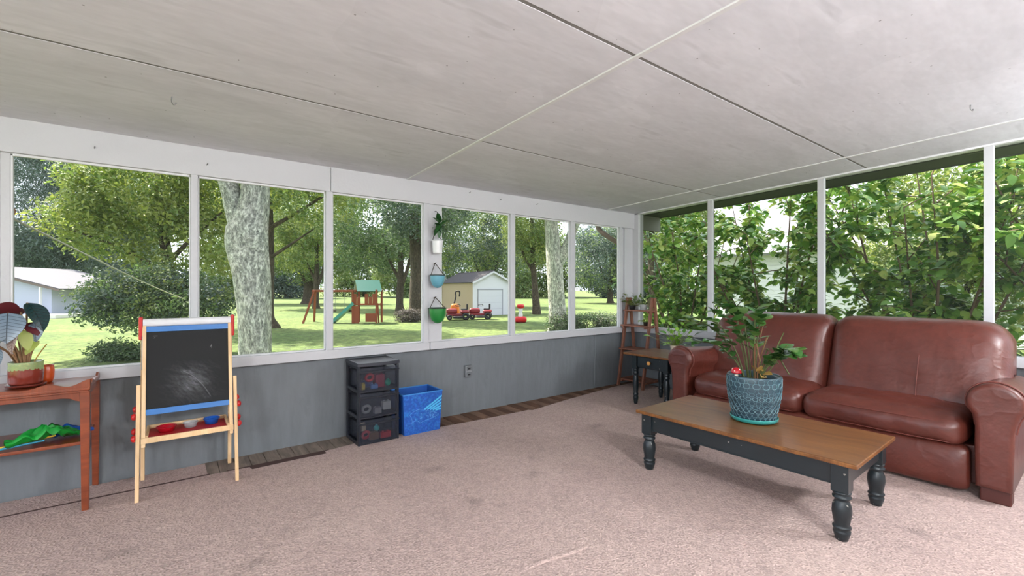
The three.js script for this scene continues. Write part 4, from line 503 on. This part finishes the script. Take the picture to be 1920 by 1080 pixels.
// shed
{
  const s = thing('garden_shed', 'white gabled shed with a roller door beside the parked mowers', 'shed', yard(-2.95, 34.1).toArray(), -0.6435 + 0.5236);
  const w = flat('#d9dae2', 0.6), tan = flat('#b8a586', 0.7), roof = flat('#4d484c', 0.9), W = 3.3, H = 2.55, D = 6.4, R = 3.35;
  obj('side_wall', bb(0, 0.08, 0, H, -D, -0.06, 0), tan, s); obj('side_wall', bb(W - 0.08, W, 0, H, -D, -0.06, 0), tan, s); obj('back_wall', bb(0, W, 0, H, -D, -D + 0.08, 0), tan, s);
  obj('front_wall', extr([[0, 0], [W, 0], [W, H], [W / 2, R], [0, H]], 0.08).translate(0, 0, -0.08), w, s);
  const rl = Math.hypot(W / 2 + 0.15, (R - H) * 1.09);
  for (const k of [-1, 1]) { const g = cb(0, 0, 0, rl + 0.1, 0.06, D + 0.5, 0); g.rotateZ(-k * Math.atan2(R - H, W / 2)); obj('roof_slope', g.translate(W / 2 + k * (W / 4 + 0.06), (R + H) / 2 + 0.02, -D / 2), roof, s); const t = cb(0, 0, 0, rl, 0.13, 0.03, 0); t.rotateZ(-k * Math.atan2(R - H, W / 2)); obj('rake_trim', t.translate(W / 2 + k * (W / 4 + 0.06), (R + H) / 2 - 0.04, 0.24), w, s); }
  const d = obj('roller_door', bb(0.45, 2.5, 0, 1.95, 0, 0.03, 0.004), flat('#d4d5de', 0.6), s); for (let i = 1; i < 4; i++) obj('door_panel_joint', bb(0.45, 2.5, i * 0.49 - 0.006, i * 0.49 + 0.006, 0.029, 0.036, 0), flat('#a9abb8'), d); obj('door_frame', [bb(0.38, 0.45, 0, 2.03, 0, 0.05), bb(2.5, 2.57, 0, 2.03, 0, 0.05), bb(0.38, 2.57, 1.95, 2.03, 0, 0.05)], flat('#9fa1ac'), s);
}
// white building at the left
{
  const s = thing('white_building', 'long white outbuilding with a grey roof at the left edge', 'building', yard(-36.2, 33).toArray(), -0.6435);
  const w = flat('#b4b8cc', 0.6);
  obj('gable_wall', extr([[-8, 0], [2.6, 0], [2.6, 2.2], [-3, 3.6], [-8, 2.4]], 0.1), w, s); for (let i = 1; i < 12; i++) obj('siding_board', bb(-2.9, 2.6, i * 0.2 - 0.15, i * 0.2 + 0.045, 0.1, 0.115, 0), w, s);
  obj('side_wall', bb(2.5, 2.6, 0, 2.2, -7, 0, 0), w, s); const g = cb(0, 0, 0, 7.0, 0.1, 8, 0); g.rotateZ(-0.245); obj('roof_slope', g.translate(0.25, 2.86, -3.4), flat('#4c4c55', 0.8), s); const t = cb(0, 0, 0, 7.0, 0.16, 0.04, 0); t.rotateZ(-0.245); obj('rake_trim', t.translate(0.25, 2.78, 0.6), flat('#6a5c56'), s);
  obj('porch_post', bb(2.2, 2.32, 0, 2.15, 0.5, 0.62), flat('#d8d8de'), s); obj('concrete_pad', bb(2.4, 5.0, 0, 0.25, 0.2, 2.2, 0.02), flat('#d6d2cc', 0.9), s);
}
// playset
{
  const p = thing('wooden_playset', 'red-brown wooden playset with green roof, slide and swing beam', 'playset', yard(-8.75, 27.3).toArray(), -0.6435); p.scale.setScalar(1.08);
  const rw = flat('#8a4426', 0.7), gr = flat('#2f6a5e', 0.5), sl = flat('#3f8f86', 0.35);
  for (const [x, z] of [[-0.65, 0.5], [0.65, 0.5], [-0.65, -0.5], [0.65, -0.5]]) obj('post', bb(x - 0.05, x + 0.05, 0, 1.85, z - 0.05, z + 0.05), rw, p);
  obj('deck', bb(-0.7, 0.7, 1.0, 1.06, -0.55, 0.55), rw, p); for (let i = 0; i < 6; i++) if (i !== 2) obj('wall_board', bb(-0.62 + i * 0.21, -0.43 + i * 0.21, 1.06, i % 3 === 1 ? 1.45 : 1.62, 0.5, 0.53), rw, p); obj('lower_panel', bb(0.05, 0.62, 0.08, 0.55, 0.5, 0.53), rw, p); obj('lower_panel', bb(-0.62, -0.3, 0.0, 0.95, 0.5, 0.53), rw, p);
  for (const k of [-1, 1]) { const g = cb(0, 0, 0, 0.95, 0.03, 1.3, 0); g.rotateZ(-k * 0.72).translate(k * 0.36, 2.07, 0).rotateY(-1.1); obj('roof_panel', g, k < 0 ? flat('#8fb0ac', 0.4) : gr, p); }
  obj('roof_end', extr([[-0.68, 1.8], [0.68, 1.8], [0, 2.36]], 0.02).translate(0, 0, 0.56).rotateY(-1.1 + PI), gr, p);
  const sg = extr([[-0.25, 0], [0.25, 0], [0.25, 0.16], [0.2, 0.16], [0.18, 0.04], [-0.18, 0.04], [-0.2, 0.16], [-0.25, 0.16]], 1.75); sg.rotateY(-PI / 2); sg.rotateZ(0.72); obj('slide', sg.translate(-0.55, 1.05, 0.35), sl, p);
  obj('swing_beam', bb(-3.1, -0.6, 1.72, 1.84, -0.06, 0.06), rw, p); for (const z of [-0.7, 0.7]) obj('swing_leg', bar([-3.3, 0, z], [-2.95, 1.8, z * 0.1], 0.09, 0.09), rw, p);
  for (const x of [-1.1, -2.0]) { const w = obj('swing', [bb(x - 0.2, x + 0.2, 0.62, 0.72, -0.12, 0.12)], flat('#4a3a2a'), p); obj('swing_chain', [rod([x - 0.18, 0.7, 0], [x - 0.18, 1.75, 0], 0.01), rod([x + 0.18, 0.7, 0], [x + 0.18, 1.75, 0], 0.01)], M.metal, w); }
  obj('ladder', [bar([0.72, 0, 0.3], [0.66, 1.1, 0.3], 0.06, 0.06), bar([0.72, 0, -0.3], [0.66, 1.1, -0.3], 0.06, 0.06)], rw, p);
}
// mowers by the shed
{
  const wheel = (x, z, r) => new THREE.TorusGeometry(r * 0.68, r * 0.32, 8, 16).translate(x, r, z);
  const mower = (label, lat, dep, col, turn) => { const m = thing('riding_mower', label, 'mower', yard(lat, dep).toArray(), turn), c = flat(col, 0.4); obj('hood', [pillow(0.7, 0.34, 0.5, 0.1, null, [6, 4, 4]).translate(-0.4, 0.58, 0)], c, m); obj('chassis', bb(-0.7, 0.7, 0.28, 0.42, -0.25, 0.25, 0.03), c, m); obj('fender', pillow(0.6, 0.2, 0.9, 0.08, null, [5, 3, 6]).translate(0.45, 0.55, 0), c, m); obj('seat', [bb(0.2, 0.6, 0.64, 0.74, -0.22, 0.22, 0.04), bb(0.55, 0.65, 0.7, 1.05, -0.22, 0.22, 0.04)], M.black, m); obj('steering_wheel', new THREE.TorusGeometry(0.16, 0.02, 6, 18).rotateX(1.2).translate(0.0, 0.95, 0), M.black, m); obj('cutting_deck', pillow(0.7, 0.16, 1.1, 0.06, null, [5, 3, 6]).translate(0, 0.2, 0), M.black, m); for (const [x, z, r] of [[-0.55, 0.38, 0.18], [-0.55, -0.38, 0.18], [0.5, 0.4, 0.25], [0.5, -0.4, 0.25]]) obj('wheel', wheel(x, z, r), M.black, m); };
  mower('red riding mower parked in front of the shed', -2.1, 30.2, '#8a1c24', -0.6435); mower('dark red mower left of the other, by the orange barrow', -3.55, 29.6, '#7c1c24', -0.5);
  const b = thing('orange_barrow', 'orange machine cover standing by the shed side wall', 'barrow', yard(-3.95, 31.2).toArray(), -0.6435); obj('tub', pillow(0.7, 0.8, 0.6, 0.2, (v) => { v.x *= 0.75 + 0.3 * (0.4 - v.y); }, [6, 6, 6]).translate(0, 0.62, 0), flat('#d8761c', 0.5), b); obj('wheel', wheel(-0.4, 0.2, 0.2), M.black, b); obj('handle', wire([[-0.1, 0.9, 0], [0.05, 1.5, -0.1], [0.05, 1.85, -0.1], [0.3, 1.85, -0.1], [0.3, 1.5, -0.1]], 0.05, 24, 8), M.black, b);
  const r = thing('lawn_ornament', 'bright red and white lawn ornament between shed and slender tree', 'ornament', yard(0.52, 27.4).toArray(), -0.6435), rm = flat('#c8141c', 0.4); obj('base', pillow(0.75, 0.36, 0.6, 0.16, null, [8, 5, 6]).translate(0, 0.19, 0), rm, r); obj('stem', lathe([[0.12, 0.34], [0.15, 0.45], [0.09, 0.6], [0.15, 0.8], [0.1, 0.86]], 14), flat('#dcdcdc', 0.5), r); obj('crown', lathe([[0.1, 0.84], [0.2, 0.9], [0.24, 1.02], [0.19, 1.1], [0.001, 1.12]], 14), rm, r);
}
// white neighbouring house beyond the shrubs
{
  const h = thing('neighbour_house', 'white sided house showing through the shrubs on the right', 'house', [23, G, -9]); const w = flat('#e2e3e4', 0.6);
  obj('wall', bb(0, 0.2, 0, 4.2, -4, 14, 0), w, h); for (let i = 0; i < 21; i++) obj('siding_board', bb(-0.03, 0, i * 0.2, i * 0.2 + 0.185, -4, 14, 0), w, h); obj('gable_end', bb(0, 7, 0, 4.2, -4, -3.8, 0), w, h); const r = cb(0, 0, 0, 5, 0.15, 19, 0); r.rotateZ(0.5); obj('roof', r.translate(1.6, 4.9, 5), flat('#8a8a90', 0.8), h);
}
// ---------------------------------------------------------------- shrubs outside the right-hand screens
{
  const lg = leafGeo(0.125, 0.075, 0.28, 0.16, 4), cols = ['#669432', '#78a83e', '#92b94a', '#a8c456', '#50802f', '#bfcc6a'], lm = cols.map((c) => leafM(c, 0.42, 0.55)), bark = flat('#6e5a48', 0.9);
  const shrub = (label, x, z, n, nl, spread, h) => {
    const t = thing('leafy_shrub', label, 'shrub', [x, G, z]), twigs = [];
    for (let i = 0; i < n; i++) {
      const a = i / n * 2 * PI + rr(-0.3, 0.3), r = spread * rr(0.5, 1), hh = h * rr(0.8, 1.1), e = V(Math.cos(a) * r * 0.8, hh, Math.sin(a) * r * 1.1);
      const pts = [V(rr(-0.12, 0.12), -0.05, rr(-0.12, 0.12)), V(e.x * 0.22, hh * 0.3, e.z * 0.22), V(e.x * 0.55 + rr(-0.1, 0.1), hh * 0.62, e.z * 0.55 + rr(-0.1, 0.1)), e], cv = new THREE.CatmullRomCurve3(pts);
      const st = raw('stem', limb(pts.map((p) => p.toArray()), [0.03, 0.022, 0.014, 0.006], 7, 0.05), bark, t);
      for (let k = 0; k < 9; k++) { const u = 0.3 + 0.7 * k / 8, p = cv.getPoint(u), d = V(rr(-1, 1), rr(0, 0.9), rr(-1, 1)).normalize(), l = rr(0.3, 0.95), q = p.clone().addScaledVector(d, l); raw('twig', limb([p.toArray(), p.clone().lerp(q, 0.5).add(V(0, 0.04, 0)).toArray(), q.toArray()], [0.008, 0.006, 0.003], 5, 0, 3), bark, st); twigs.push([p, q]); }
    }
    const L = []; for (let i = 0; i < nl; i++) { const [p, q] = pick(twigs), u = Math.pow(rnd(), 0.7), c = p.clone().lerp(q, u).add(V(rr(-0.1, 0.1), rr(-0.08, 0.08), rr(-0.1, 0.1))); L.push([c, V(rr(-1, 1), rr(-0.55, 0.25), rr(-1, 1)), rr(-0.6, 0.6), rr(0.65, 1.25), Math.floor(rnd() * 6)]); }
    L.sort((a, b) => (a[0].x + x) ** 2 + (a[0].z + z) ** 2 - (b[0].x + x) ** 2 - (b[0].z + z) ** 2);
    L.slice(0, 290).forEach(([c, d, r, s, m]) => aim(raw('leaf', lg, lm[m], t), c, d, r, s));
    const rest = L.slice(290), im = new THREE.InstancedMesh(lg, leafM('#ffffff', 0.42, 0.55), rest.length), o = new THREE.Object3D(), cc = new THREE.Color();
    rest.forEach(([c, d, r, s, m], i) => { aim(o, c, d, r, s); o.updateMatrix(); im.setMatrixAt(i, o.matrix); im.setColorAt(i, cc.set(cols[m])); }); im.name = 'foliage'; im.userData.kind = 'stuff'; t.add(im);
  };
  shrub('leafy green shrub outside the first right-hand screen by the corner', 7.7, -4.9, 9, 5200, 1.3, 3.2);
  shrub('leafy green shrub behind the sofa back, second from the corner', 7.6, -3.1, 10, 6000, 1.4, 3.5);
  shrub('leafy green shrub behind the middle of the sofa, many brown stems', 7.5, -1.4, 11, 6000, 1.4, 3.6);
  shrub('leafy green shrub at the right edge past the last post', 7.4, 0.3, 9, 5200, 1.3, 3.6);
}
renderer.render(scene, camera);
